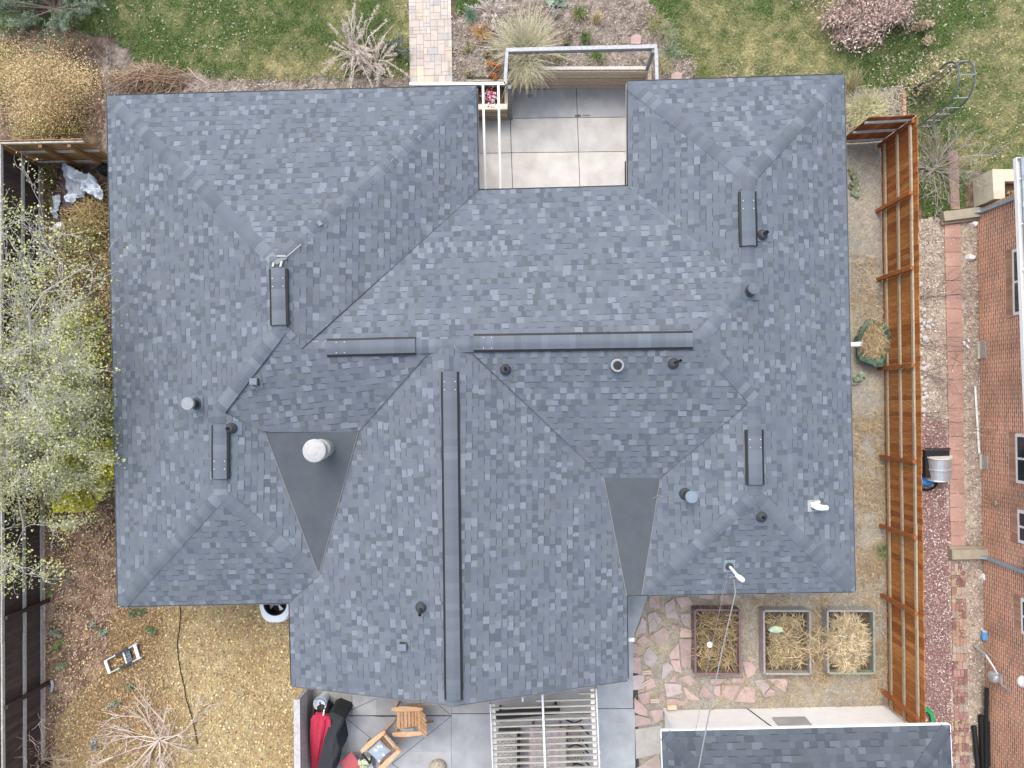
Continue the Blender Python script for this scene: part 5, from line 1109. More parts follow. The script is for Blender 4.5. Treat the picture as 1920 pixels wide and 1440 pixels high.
# brick edging of the small bed
mb = MB(); p, q = g(1694, 172, .04), g(1695, 223, .04)
for k in range(4):
    a, b = p+(q-p)*(k/4+.01), p+(q-p)*((k+1)/4-.01); mb.beam(a, b, .09, .10, (.42, .25, .18))
tag(mb.build('brick_edging', M_STONE, None, p), 'single row of pale bricks edging the small grassy bed', 'edging')
grass_clump(1618, 215, 'yellow green bent ornamental grass against the orange fence return', .5, 420, (.3, .7), [(.46, .44, .24), (.52, .48, .32), (.36, .38, .16)], (.7, 1.4), .012)
grass_clump(1593, 170, 'tall straw grass rising past the right roof corner', .18, 90, (.4, .8), [(.52, .46, .3), (.46, .4, .2)], (.2, .8), .012, dirs=(1.7, .6))
# pink smoke tree
PK = [(.42, .30, .26), (.50, .38, .33), (.32, .21, .18), (.58, .47, .41), (.38, .28, .22)]
leafbush('pink_shrub', 'dusty pink feathery shrub at the top right of the lawn', 'shrub', g(1612, 40), (1.35, .95, 1.3), 9000, (.05, .12), PK, .8, .38, jit=.3)
leafbush('dry_bush', 'small brown and cream drying bush right of the pink shrub', 'bush', g(1726, 52), (.42, .30, .3), 900, (.04, .09), [(.34, .24, .18), (.42, .36, .18), (.5, .44, .3), (.3, .2, .15)], .7, .45)
# wire arch with a vine on one leg
ar_ = thing('garden_arch', 'dark wire rose arch standing on the right lawn', 'arch', g(1722, 200)); DM = (.11, .125, .13)
def arch_px(sd__):          # feet on the lawn; the hoop rises to 2.2 m
    f0, f1 = (g(1713, 168), g(1712, 243)) if sd__ == 0 else (g(1739, 167), g(1740, 242))
    out = []
    for k in range(25):
        t = k/24; 
        if t < .3: x = f0+(Vector((0, 0, 1.5)))*(t/.3)
        elif t > .7: x = f1+Vector((0, 0, 1.5))*((1-t)/.3)
        else: a = math.pi*(t-.3)/.4; c = (f0+f1)/2; h_ = (f0-f1)/2; x = c+h_*math.cos(a)+Vector((0, 0, 1.5+.62*math.sin(a)))
        out.append(x)
    return out
h0, h1 = arch_px(0), arch_px(1)
for h_ in (h0, h1):
    mb = MB(); mb.tube(h_, .018, 6, DM); mb.build('hoop', M_DARKM, ar_)
    ih = [x+((h0[12]+h1[12])/2-x)*.045+Vector((0, 0, -.03)) for x in h_]; mb = MB(); mb.tube(ih, .010, 6, DM); mb.build('hoop', M_DARKM, ar_)
for k in (1, 3, 5, 7, 9, 12, 15, 17, 19, 21, 23):
    mb = MB(); mb.tube([h0[k], h1[k]], .014, 6, (.30, .32, .32)); mb.build('crossbar', M_DARKM, ar_)
for side in ((0, 7), (17, 24)):
    mb = MB(); a0, a1, b0_, b1_ = h0[side[0]], h0[side[1]], h1[side[0]], h1[side[1]]
    for q in (.25, .5, .75): mb.tube([a0+(b0_-a0)*q, a1+(b1_-a1)*q], .008, 5, DM)
    for (p_0, p_1) in ((a0, b1_), (b0_, a1)): mb.tube([p_0, p_1], .007, 5, DM)
    mb.build('lattice', M_DARKM, ar_)
vn = thing('climbing_vine', 'yellowing vine climbing the upper leg of the wire arch', 'vine', g(1722, 165)); pts = []
for k in range(900): t = R.random(); x = h0[0]*(1-t)+h0[7]*t if R.random() < .6 else h1[0]*(1-t)+h1[7]*t; pts.append((x.x+R.gauss(-.05, .2), x.y+R.gauss(.03, .15), max(.03, x.z+R.gauss(0, .12))))
V, Fq = leaf_arrays(np.array(pts), (.04, .09), .6, .6); fast('foliage', V, Fq, pal([(.38, .34, .16), (.5, .46, .32), (.34, .22, .12), (.24, .26, .1)], 900, .25), M_LEAF, vn)
mb = MB(); branches(mb, g(1728, 168, 0), 5, 1.3, .010, random.Random(3), .25, 1, 1.4, .15, 3, None, (.2, .15, .11)); mb.build('stems', M_STRAW, vn)

# juniper in the upper left corner and the dry shrub below it
jn = thing('juniper_shrub', 'grey green juniper filling the upper left corner', 'shrub', g(105, 30)); rg = np.random.default_rng(3); base = np.array(g(112, 22)); tot = []; dirs_ = []
mb = MB(); rr = random.Random(8); tipsj = []
for k in range(46):
    a = rr.uniform(0, 6.28); d = Vector((math.cos(a)*1.3, math.sin(a)*.72, rr.uniform(.15, .9))); L = rr.uniform(.9, 1.85); pts = [Vector(base)+d*L*t+Vector((0, 0, -.25*t*t+.15)) for t in (0, .35, .7, 1)]; mb.tube(pts, [.03, .022, .014, .006], 5, (.14, .11, .08)); 
    for j in range(9):
        t = rr.uniform(.25, 1); q = pts[0]+(pts[-1]-pts[0])*t; d2 = (d+Vector((rr.gauss(0, .5), rr.gauss(0, .5), rr.gauss(.15, .3)))).normalized(); tipsj.append((q, q+d2*rr.uniform(.2, .5), d2))
mb.build('branches', M_STRAW, jn); N_ = 52000; k = rg.integers(0, len(tipsj), N_); T0 = np.array([t[0] for t in tipsj])[k]; T1 = np.array([t[1] for t in tipsj])[k]; f = rg.random((N_, 1)); pts = T0+(T1-T0)*f+rg.normal(0, 1, (N_, 3))*np.array((.055, .055, .05))*(1.15-f*.8)
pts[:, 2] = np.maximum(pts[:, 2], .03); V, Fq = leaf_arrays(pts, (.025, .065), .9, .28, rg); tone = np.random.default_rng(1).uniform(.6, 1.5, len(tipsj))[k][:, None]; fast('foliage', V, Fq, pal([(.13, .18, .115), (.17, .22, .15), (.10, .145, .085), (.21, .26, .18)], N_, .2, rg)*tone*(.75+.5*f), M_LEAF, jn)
def twiggy(name, lab, u, v, r, n, size, cols, nb, twig=(.40, .27, .13), cat='shrub', seed=1, lz=.9, ncl=26):
    c = np.array(g(u, v)); t = thing(name, lab, cat, tuple(c)); rg = np.random.default_rng(seed); mb = MB(); branches(mb, tuple(c), nb, max(r[0], r[1])*.62, .010, random.Random(seed), 1.0, 2, .8, .25, 4, None, twig); mb.build('branches', M_STRAW, t)
    cen = rg.normal(0, .45, (ncl, 3))*np.array(r); cen[:, 2] = np.abs(cen[:, 2]); k = rg.integers(0, ncl, n); pts = c+cen[k]+rg.normal(0, .21, (n, 3))*np.array(r); pts[:, 2] = np.abs(pts[:, 2])+.02
    V, Fq = leaf_arrays(pts, size, .8, .4, rg); fast('foliage', V, Fq, pal(cols, n, .25, rg)*rg.uniform(.65, 1.4, (ncl, 1))[k], M_LEAF, t); return t
twiggy('dry_shrub', 'golden brown twiggy shrub below the juniper in the upper left', 110, 185, (1.4, 1.3, 1.4), 34000, (.02, .06), [(.56, .40, .20), (.62, .47, .26), (.46, .30, .14), (.40, .35, .14), (.6, .50, .32)], 26, seed=5, twig=(.46, .32, .18), ncl=60)
twiggy('dry_shrub', 'yellow green leafy shrub just above the light brown fence panel', 95, 238, (.95, .35, .5), 2600, (.035, .08), [(.30, .31, .09), (.38, .34, .11), (.22, .24, .07)], 8, seed=6)
twiggy('dry_shrub', 'small yellow leaved shrub at the left edge below the juniper', 12, 135, (.6, .8, .6), 1800, (.035, .08), [(.30, .28, .10), (.40, .32, .14), (.2, .22, .08)], 6, seed=8)
bare_shrub(205, 118, 'grey leafless tangle between juniper and roof corner', 12, .8, .007, 15, (.30, .26, .24), 1.0, .4, 2, 4)
def stick_pile(name, lab, u, v, rx, ry, n, ln, cols, seed, h=.35, cat='brush pile', ang=None, rad=(.004, .011)):
    c = g(u, v); t = thing(name, lab, cat, c); rr = random.Random(seed); mb = MB()
    for k in range(n):
        x, y = rr.gauss(0, .45)*rx, rr.gauss(0, .45)*ry; zt = h*max(.1, 1-(x/rx)**2-(y/ry)**2)*rr.random()+.03; a = rr.uniform(0, 6.28) if ang is None else rr.gauss(ang[0], ang[1]); L = rr.uniform(*ln); d = Vector((math.cos(a), math.sin(a), rr.uniform(-.15, .15)))*L/2; m = Vector((x, y, zt)); b_ = Vector((rr.gauss(0, .05), rr.gauss(0, .05), rr.gauss(0, .03)))
        r_ = rr.uniform(*rad); pp = [Vector(c)+q for q in (m-d, m+b_, m+d)]
        for q in pp: q.z = max(q.z, .02)
        k_ = rr.uniform(.7, 1.3); mb.tube(pp, [r_, r_, r_*.5], 4, tuple(k_*v_ for v_ in rr.choice(cols)), cap=False)
    mb.build('sticks', M_STRAW, t); return t
stick_pile('brush_pile', 'pile of cut brown brush by the upper left roof corner', 285, 152, 1.0, .36, 420, (.3, 1.1), [(.34, .23, .14), (.42, .30, .2), (.26, .17, .11), (.46, .38, .28)], 3, .4, ang=(.25, .6))
stick_pile('brush_pile', 'heap of golden dry stalks below the silver tarp', 165, 405, .75, .8, 420, (.3, .9), [(.42, .32, .15), (.5, .4, .2), (.34, .25, .12)], 4, .35)
stick_pile('twig_litter', 'loose dark twigs along the light brown fence panel', 115, 300, .8, .25, 60, (.3, .8), [(.22, .16, .11), (.3, .22, .15)], 6, .15)
leafbush('low_shrub', 'dark leafy undergrowth between the dark fence and the silver tarp', 'shrub', g(93, 350), (.28, 1.1, .3), 1500, (.03, .075), [(.10, .12, .04), (.2, .19, .07), (.28, .24, .09), (.14, .09, .05)])
leafbush('low_shrub', 'yellow speckled undergrowth below the stalk heap', 'shrub', g(165, 470), (.85, .8, .45), 2800, (.03, .07), [(.26, .25, .08), (.36, .32, .12), (.16, .16, .06), (.24, .15, .08)])

# the big half bare tree over the left fence
tr = thing('tree', 'half bare tree with grey twigs and yellow green leaves over the left fence', 'tree', g(128, 790)); rr = random.Random(17)
tb = g(128, 790, -.02); mb = MB(); fork = tb+Vector((-.25, .05, 1.7)); mb.tube([tb, tb+Vector((-.05, 0, .5)), tb+Vector((-.18, .03, 1.1)), fork], [.19, .15, .13, .12], 10, (.26, .23, .20)); mb.build('trunk', M_BARK, tr)
tips = []; mb = MB(); targets = [(40, 640), (110, 560), (150, 500), (30, 540), (-30, 700), (150, 752), (130, 690), (100, 670), (40, 780), (-20, 850), (110, 850), (158, 775), (80, 915), (40, 985), (20, 910), (110, 930), (-40, 980), (70, 840), (125, 815), (75, 730), (10, 720), (20, 820), (60, 690), (0, 600), (70, 600)]
def limb(p, q, r, dep):
    if pix([tuple(q)])[0, 0] > 236+rr.uniform(-22, 8): return
    d = q-p; L = d.length; n = 5; pts = [p]
    bow = Vector((rr.gauss(0, .09), rr.gauss(0, .09), rr.gauss(.08, .06)))*L
    for i in range(1, n+1):
        t = i/n; pts.append(p+d*t+bow*math.sin(math.pi*t)+Vector((rr.gauss(0, .02), rr.gauss(0, .02), rr.gauss(0, .02)))*L)
    k = rr.uniform(.85, 1.25); mb.tube(pts, [r*(1-.72*i/n) for i in range(n+1)], 5 if dep > 1 else 4, ((.33 if dep > 1 else .37)*k, (.32 if dep > 1 else .355)*k, (.29 if dep > 1 else .325)*k), cap=False)
    if dep <= 1: tips.extend(pts[1:])
    if dep > 0:
        for j in range(5 if dep > 1 else 7):
            i = rr.randint(1, n); l2 = L*rr.uniform(.32, .6); dd = (d.normalized()*.8+Vector((rr.gauss(0, .75), rr.gauss(0, .75), rr.gauss(0, .35)))).normalized(); limb(pts[i], pts[i]+dd*l2, max(.0065, r*(1-.72*i/n)*.62), dep-1)
for (u, v) in targets: limb(fork+Vector((rr.uniform(-.05, .05), rr.uniform(-.05, .05), rr.uniform(-.3, .1))), P(u, v, rr.uniform(2.5, 4.3)), rr.uniform(.035, .06), 3)
mb.build('limbs', M_STRAW, tr)
tp = np.array([tuple(t) for t in tips]); tuv = pix(tp); N_ = 64000; k = NR.integers(0, len(tp), N_); keep = (NR.random(N_) < np.clip(.62+.4*(tuv[k, 1] > 780)*(tuv[k, 0] > 60), 0, 1)) & (tuv[k, 0] < 215+18*NR.random(N_)**3); k = k[keep]
pts = tp[k]+NR.normal(0, .08, (len(k), 3)); pts[:, 2] -= .7*NR.random(len(k))**1.5; V, Fq = leaf_arrays(pts, (.03, .075), .7, .7); fast('foliage', V, Fq, pal([(.35, .38, .17), (.41, .42, .20), (.26, .30, .10), (.46, .43, .13), (.47, .47, .29)], len(k), .25), M_LEAF, tr)
# the leafier growth under it
def undergrowth(name, lab, polys, cols, size, zr, seed, nst):
    t = thing(name, lab, 'shrub', g(*np.mean(polys[0][0], 0))); rg = np.random.default_rng(seed); Cs = []
    for p, n in polys:
        q = sample_px(p, n, 0, rg); kk = fbm(q[:, 0]*2.2, q[:, 1]*2.2, seed); q[:, 2] = (zr[0]+(zr[1]-zr[0])*np.clip(kk*1.3, 0, 1))*rg.random(len(q))**.5; q = q[rg.random(len(q)) < np.clip((kk-.28)*4, .05, 1)]
        uv = pix(np.stack([q[:, 0], q[:, 1], 0*q[:, 0]], 1)); q[:, :2] *= ((CAM_H-q[:, 2])/CAM_H)[:, None]; Cs.append(q)
    Cs = np.concatenate(Cs); V, Fq = leaf_arrays(Cs, size, .7, .7, rg); fast('foliage', V, Fq, pal(cols, len(Cs), .3, rg), M_LEAF, t)
    mb = MB(); rr_ = random.Random(seed)
    for i in range(nst): q = Cs[rr_.randrange(len(Cs))]; b_ = Vector((q[0]+rr_.gauss(0, .2), q[1]+rr_.gauss(0, .2), 0)); mb.tube([b_, (b_+Vector(q))/2+Vector((rr_.gauss(0, .05), rr_.gauss(0, .05), .1)), Vector(q)], [.012, .009, .004], 4, (.2, .17, .13), cap=False)
    mb.build('stems', M_STRAW, t)
undergrowth('leafy_shrub', 'dark green leafy shrub under the bare tree, against the eave', [([(110, 600), (190, 590), (216, 660), (216, 830), (150, 860), (90, 760)], 5200), ([(0, 560), (110, 600), (120, 700), (0, 680)], 3000)], [(.17, .24, .045), (.23, .29, .055), (.31, .33, .07), (.37, .35, .09)], (.04, .09), (.5, 1.9), 21, 60)
undergrowth('leafy_shrub', 'bright yellow green shrub at the lower right of the bare tree', [([(90, 860), (216, 820), (217, 900), (170, 960), (100, 960)], 5200)], [(.48, .44, .04), (.54, .49, .06), (.36, .37, .04), (.56, .52, .10)], (.05, .11), (.9, 2.6), 22, 40)
undergrowth('leafy_shrub', 'yellowing loose shrub under the left part of the bare tree', [([(0, 680), (100, 700), (110, 960), (0, 1000)], 4200)], [(.30, .30, .12), (.38, .36, .18), (.22, .22, .08), (.44, .40, .22)], (.04, .09), (.5, 1.7), 23, 50)
undergrowth('leafy_shrub', 'yellow flecked twiggy shrub above the bare tree', [([(60, 500), (205, 470), (212, 600), (90, 600)], 2600)], [(.32, .30, .10), (.42, .38, .16), (.2, .2, .07), (.3, .2, .1)], (.03, .07), (.2, 1.2), 24, 60)
# green weeds in the litter
for k, (u, v, lab, cols_, r_) in enumerate([(108, 1185, 'pale grey green weed beside the dark fence', [(.32, .36, .30), (.26, .30, .22)], .2), (110, 1207, 'bright green weed beside the dark fence, second from the top', [(.12, .2, .06), (.16, .24, .08)], .17), (118, 1245, 'long leaved green weed left of the small ladder', [(.2, .26, .16), (.26, .3, .2)], .25),
    (255, 1150, 'dark green weed just below the lower left roof corner', [(.10, .16, .08), (.14, .2, .1)], .26), (185, 1180, 'grey green weed above the small ladder', [(.22, .26, .18), (.28, .32, .24)], .28), (285, 1178, 'dark green weed between the ladder and the black hose', [(.10, .16, .07), (.16, .2, .1)], .2), (212, 1318, 'small pale weed below the small ladder', [(.22, .26, .17), (.3, .32, .24)], .2),
    (180, 1395, 'grey feathery weed left of the bare stemmed shrub', [(.32, .33, .30), (.4, .4, .36)], .22), (95, 1095, 'green ivy patch at the foot of the dark fence', [(.12, .2, .06), (.18, .24, .08)], .3), (245, 1285, 'low green weed in the brown leaves below the ladder', [(.14, .2, .09), (.2, .24, .12)], .15)]):
    leafbush('weed', lab, 'weed', g(u, v), (r_, r_, .14), 130, (.04, .12), cols_, .6, .35, stem=False)
leafbush('broad_leaf_plant', 'low broad leaved plant in the gravel north of the green bag', 'plant', g(1600, 345), (.35, .5, .12), 80, (.1, .2), [(.16, .2, .12), (.22, .26, .17), (.26, .2, .13)], .3, .8)
leafbush('broad_leaf_plant', 'grey green rosette below the green yard bag', 'plant', g(1616, 706), (.28, .22, .1), 60, (.1, .2), [(.24, .28, .19), (.3, .34, .25)], .3, .7)
grass_clump(1655, 1032, 'green grass tuft between straw and the foot of the orange fence', .2, 160, (.15, .35), [(.16, .22, .08), (.3, .32, .16)], (.5, 1.4))

# ------------------------------------------------------------------ things lying in the left yard
def sheet(name, lab, cat, poly, z, colf, seed, amp=.12, m=None, group=None):
    """a crumpled tarpaulin: a fine grid inside the outline, folded by ridged noise."""
    w_ = np.array([tuple(g(u, v)) for u, v in poly]); lo, hi = w_[:, :2].min(0), w_[:, :2].max(0); st = .028; nx_, ny_ = int((hi[0]-lo[0])/st)+1, int((hi[1]-lo[1])/st)+1
    X_, Y_ = np.meshgrid(lo[0]+np.arange(nx_+1)*st, lo[1]+np.arange(ny_+1)*st, indexing='ij'); x, y = X_.ravel(), Y_.ravel()
    n_a = 1-np.abs(2*fbm(x*2.4+3*fbm(x, y, seed+9), y*2.0, seed, 3)-1); n_b = 1-np.abs(2*fbm(x*6, y*5, seed+2, 3)-1); Zt = z+amp*(n_a**2.2)+amp*.35*n_b
    idx = np.arange((nx_+1)*(ny_+1)).reshape(nx_+1, ny_+1); Fq = np.stack([idx[:-1, :-1], idx[1:, :-1], idx[1:, 1:], idx[:-1, 1:]], -1).reshape(-1, 4)
    cx_ = np.stack([x[Fq].mean(1), y[Fq].mean(1)], 1); jt = .05*np.stack([fbm(cx_[:, 0]*7, cx_[:, 1]*7, 3)-.5, fbm(cx_[:, 0]*7, cx_[:, 1]*7, 4)-.5], 1)
    k = inpoly(cx_+jt, [tuple(q) for q in w_[:, :2]]); Fq = Fq[k]; cf = colf(cx_[k], n_a[Fq].mean(1)); uq, inv = np.unique(Fq, return_inverse=True)
    o = fast(name, np.stack([x, y, Zt], 1)[uq], inv.reshape(-1, 4), cf, m or M_VENT, None, tuple(w_.mean(0))); o.data.polygons.foreach_set('use_smooth', [True]*len(o.data.polygons)); return tag(o, lab, cat, group)
sheet('silver_tarp', 'crumpled silver grey tarpaulin by the left eave', 'tarp', [(132, 312), (150, 322), (166, 330), (186, 334), (200, 355), (206, 362), (206, 384), (180, 368), (164, 376), (150, 388), (136, 384), (140, 365), (132, 348)], .06, lambda c, n: np.array([(.36, .40, .45)])*np.where(n > .84, 1.5, np.where(n < .45, .55, .95))[:, None], 7, .34)
sheet('brown_tarp', 'purple brown tarpaulin partly under the silver one', 'tarp', [(119, 312), (132, 310), (133, 350), (141, 362), (137, 380), (150, 400), (140, 420), (118, 400), (116, 384), (122, 360)], .03, lambda c, n: np.array([(.085, .062, .066)])*np.where(n > .8, 1.4, 1)[:, None], 8, .16)
sheet('silver_tarp', 'narrow pale grey tarp end trailing down from the brown tarp', 'tarp', [(108, 372), (118, 366), (122, 384), (116, 400), (114, 415), (106, 410), (105, 390)], .05, lambda c, n: np.array([(.36, .40, .46)])*np.where(n > .8, 1.2, .9)[:, None], 9, .15)
mb = MB(); c = g(112, 423, .08); mb.blob(c, (.15, .10, .10), (.74, .74, .73), 14, 8, .3); mb.blob(c+Vector((-.2, -.10, -.02)), (.10, .06, .06), (.66, .68, .68), 12, 7, .3); tag(mb.build('white_bag', M_PAINT, None, g(112, 423)), 'crumpled white plastic bag at the end of the tarps', 'bag')
mb = MB(); mb.blob(g(196, 318, .14), (.17, .18, .15), (.02, .02, .022), 14, 8, .2); tag(mb.build('black_bag', M_BLACK, None, g(196, 318)), 'black plastic bundle in the corner by the light brown fence panel', 'bag')
# small aluminium ladder
ld = thing('step_ladder', 'small aluminium step ladder lying on the leaf litter', 'ladder', g(230, 1235)); zl = .10
A0, A1, B0, B1 = g(197, 1239, zl), g(258, 1206, zl), g(205, 1262, zl), g(266, 1232, zl)
A = lambda t: A0+(A1-A0)*t; B = lambda t: B0+(B1-B0)*t
for f_ in (A, B):
    mb = MB(); mb.beam(f_(0), f_(1), .028, .06, (.66, .68, .70)); mb.build('side_rail', M_ALU, ld)
    mb = MB(); mb.beam(f_(.36)+Vector((0, 0, .05)), f_(.72)+Vector((0, 0, .05)), .06, .05, (.05, .055, .06)); mb.build('hinge_strut', M_DARKM, ld)
for t, wd, c in [(.02, .075, (.76, .77, .78)), (.92, .085, (.80, .80, .80)), (.56, .035, (.78, .78, .78))]:
    mb = MB(); mb.beam(A(t)+Vector((0, 0, .02)), B(t)+Vector((0, 0, .02)), wd, .03, c); mb.build('tread', M_PAINT, ld)
mb = MB(); q0, q1, q2, q3 = A(.58), B(.58), B(.72), A(.72); e = Vector((0, 0, .0)); mb.poly([p+e for p in (q0, q1, q2, q3)], (.13, .16, .18)); mb.build('shelf', M_DARKM, ld)
mb = MB()
for k in range(3):
    for t in (.61, .67): p = A(t)*(1-(.25+.25*k))+B(t)*(.25+.25*k); mb.lathe(p+Vector((0, 0, .004)), [(.016, 0), (.015, .001)], 8, (.01, .01, .01))
mb.build('shelf_holes', M_BLACK, ld)
hp = [(337, 1128), (339, 1150), (336, 1185), (332, 1208), (335, 1240), (340, 1265), (346, 1290), (348, 1308), (355, 1330), (362, 1355), (366, 1375), (371, 1395)]
mb = MB(); mb.tube([g(u+R.uniform(-.6, .6), v, .03) for u, v in hp], .013, 7, (.07, .062, .05)); tag(mb.build('black_hose', M_BLACK, None, g(345, 1260)), 'thin black hose running down the dry lawn', 'hose')
mb = MB(); mb.tube([g(97, 1275, .05), g(99, 1285, .06), g(96, 1297, .05)], [.03, .045, .03], 8, (.34, .37, .40)); tag(mb.build('grey_scrap', M_VENT, None, g(97, 1285)), 'bent grey scrap at the foot of the dark fence', 'scrap')
# pale tub shaped cooler half under the eave
tc_ = g(531, 1122); ck_ = thing('garden_cooler', 'pale grey plastic tub unit with a round black fan opening, half under the eave', 'cooler', tc_); NA = 44; mb = MB()
def tub(t, k, z): 
    c, s_ = math.cos(t), math.sin(t); n = 3.2; r_ = 1/((abs(c)**n+abs(s_)**n)**(1/n)); return (tc_.x+r_*c*.46*k, tc_.y+r_*s_*.50*k*(1 if s_ < 0 else .9), z)
rings = [(1.0, 0), (1.04, .1), (1.0, .5), (.95, .62), (.90, .66)]
tv = [2*math.pi*i/NA for i in range(NA)]
def tp_(t, k, z): x, y, z = tub(t, k, z); q = (y-tc_.y); return (tc_.x+(x-tc_.x)*(1+.38*min(0, q)), y, z)
for (k0_, z0_), (k1_, z1_) in zip(rings[:-1], rings[1:]):
    for i in range(NA): mb.poly([tp_(tv[i], k0_, z0_), tp_(tv[(i+1) % NA], k0_, z0_), tp_(tv[(i+1) % NA], k1_, z1_), tp_(tv[i], k1_, z1_)], (.60, .68, .74))
oc = Vector((tc_.x+.0, tc_.y+.02, 0)); RO = .315
cr_ = lambda t, r_, z: (oc.x+r_*math.cos(t), oc.y+r_*.98*math.sin(t), z)
for i in range(NA): mb.poly([tp_(tv[i], .90, .66), tp_(tv[(i+1) % NA], .90, .66), cr_(tv[(i+1) % NA], RO, .655), cr_(tv[i], RO, .655)], (.60, .68, .74))
mb.build('tub', M_PLASW, ck_); mb = MB()
for i in range(NA):
    mb.poly([cr_(tv[i], RO, .657), cr_(tv[(i+1) % NA], RO, .657), cr_(tv[(i+1) % NA], RO-.03, .66), cr_(tv[i], RO-.03, .66)], (.02, .028, .03)); mb.poly([cr_(tv[i], RO-.03, .66), cr_(tv[(i+1) % NA], RO-.03, .66), cr_(tv[(i+1) % NA], RO-.05, .35), cr_(tv[i], RO-.05, .35)], (.015, .018, .02))
mb.poly([cr_(t, RO-.05, .35) for t in tv], (.02, .022, .025)); mb.build('fan_well', M_BLACK, ck_)
for k in range(4):
    t = .5+k*math.pi/2; mb = MB(); mb.poly([cr_(t-.25, .06, .46), cr_(t-.28, .25, .43), cr_(t+.3, .25, .50), cr_(t+.2, .06, .48)], (.30, .31, .35) if k != 3 else (.7, .73, .76)); mb.build('fan_blade', M_VENT, ck_)
mb = MB(); mb.lathe((oc.x, oc.y, .44), [(.085, 0), (.08, .07), (.05, .09)], 18, (.22, .26, .32)); mb.build('fan_hub', M_VENT, ck_)

# ------------------------------------------------------------------ patio furniture
WOOD = [(.52, .31, .17), (.47, .275, .145), (.56, .345, .19)]
M_WOOD = mat('oiled_wood', None, .6, .16, 10, .1, 60, stretch=(1, 1, 1))
def armchair(u, v, rz, lab):
    o = thing('garden_chair', lab, 'chair', g(u, v, ZP), 'slatted wooden garden chairs', rz); W_ = lambda k: WOOD[k % 3]
    mb = MB()
    for k in range(6): x = .28-.09*k; mb.box((x, 0, .40-.03*k), (.078, .52, .022), 0, W_(k))
    mb.build('seat', M_WOOD, o, local=True); mb = MB()
    for k in range(6):
        y = -.235+.094*k; hh = .98-.35*(y*y*4); mb.beam((-.19, y, .28), (-.19-.36*hh, y*1.12, .26+.70*hh), .082, .022, W_(k+1), up=(1, 0, .5))
    mb.beam((-.30, -.27, .50), (-.30, .27, .50), .05, .03, W_(2)); mb.build('backrest', M_WOOD, o, local=True)
    for s_ in (1, -1):
        mb = MB(); pts = [(.43, s_*.29, .58), (.41, s_*.38, .58), (.1, s_*.405, .58), (-.28, s_*.375, .585), (-.42, s_*.34, .585), (-.40, s_*.27, .585), (.1, s_*.265, .58)]
        mb.prism([(p[0], p[1]) for p in pts], .57, .596, (.60, .37, .21)); mb.build('armrest', M_WOOD, o, local=True)
        mb = MB(); mb.beam((.31, s_*.30, 0), (.31, s_*.30, .57), .09, .028, W_(1), up=(1, 0, 0)); mb.build('leg', M_WOOD, o, local=True)
        mb = MB(); mb.beam((.36, s_*.265, .37), (-.62, s_*.265, .05), .028, .10, W_(0)); mb.build('leg', M_WOOD, o, local=True)
    return o
armchair(771, 1335, math.radians(182), 'slatted wooden garden chair nearest the roof edge, facing left'); armchair(723, 1388, math.radians(222), 'slatted wooden garden chair holding a floral cushion')
def cushion(u, v, z, rz, sx, sy, th, col, lab, floral=False, name='cushion'):
    o = thing(name, lab, 'cushion', P(u, v, z), None, rz); N_ = 16; mb = MB(); q = {}
    for s_ in (1, -1):
        for i in range(N_+1):
            for j in range(N_+1):
                a, b = i/N_*2-1, j/N_*2-1; k = (1-a**4)*(1-b**4); q[s_, i, j] = (a*sx/2*(1-.06*(1-abs(b))), b*sy/2*(1-.06*(1-abs(a))), s_*th/2*k**.6)
    for s_ in (1, -1):
        for i in range(N_):
            for j in range(N_): f = [q[s_, i, j], q[s_, i+1, j], q[s_, i+1, j+1], q[s_, i, j+1]]; mb.poly(f if s_ > 0 else f[::-1], col)
    mb.build('cover', M_FAB, o, local=True, smooth=True)
    if floral:
        mb = MB(); rr_ = random.Random(2)
        for k in range(11):
            x, y = rr_.uniform(-.8, .8)*sx/2, rr_.uniform(-.8, .8)*sy/2; zt = th/2*((1-(2*x/sx)**4)*(1-(2*y/sy)**4))**.6+.003; c = rr_.choice([(.75, .78, .8), (.7, .75, .78), (.30, .38, .52), (.55, .48, .35)]); nn = 10
            mb.poly([(x+.036*(1+.3*math.cos(5*t))*math.cos(t), y+.036*(1+.3*math.cos(5*t))*math.sin(t), zt) for t in [2*math.pi*i/nn for i in range(nn)]], c)
        mb.build('flower_print', M_FAB, o, local=True)
    return o
cushion(711, 1408, .52, math.radians(222+4), .46, .46, .12, (.30, .36, .42), 'blue grey cushion with white flowers on the lower wooden chair', True)
cushion(733, 1390, .64, math.radians(222), .09, .44, .10, (.42, .39, .33), 'narrow grey beige head cushion behind the floral one')
cushion(762, 1372, .40, math.radians(180), .40, .18, .06, (.34, .38, .40), 'grey seat pad at the lower side of the upper wooden chair')
cushion(657, 1432, .40, math.radians(40), .46, .46, .06, (.42, .10, .115), 'faded red square seat pad on the patio')
# closed red parasol and a covered grill
rp = thing('parasol', 'closed red garden parasol leaning beside the grey board screen', 'parasol', g(600, 1420, ZP)); T0, T1 = P(590, 1452, .20), P(606, 1343, .95); ax = (T1-T0).normalized(); s1_ = ax.cross(Vector((0, 0, 1))).normalized(); s2_ = s1_.cross(ax); NA = 32; mb = MB(); prev = None
for k, (t, r_) in enumerate([(0, .10), (.12, .11), (.35, .17), (.65, .235), (.92, .27), (1.0, .23), (1.02, .02)]):
    rg_ = [T0+(T1-T0)*t+(s1_*math.cos(a)*(1.0)+s2_*math.sin(a)*.6)*r_*(1+.17*math.cos(8*a+2*t)*(1 if k < 6 else 0)) for a in [2*math.pi*i/NA for i in range(NA)]]
    if prev:
        for i in range(NA): mb.poly([prev[i], prev[(i+1) % NA], rg_[(i+1) % NA], rg_[i]], (.46, .035, .07))
    prev = rg_
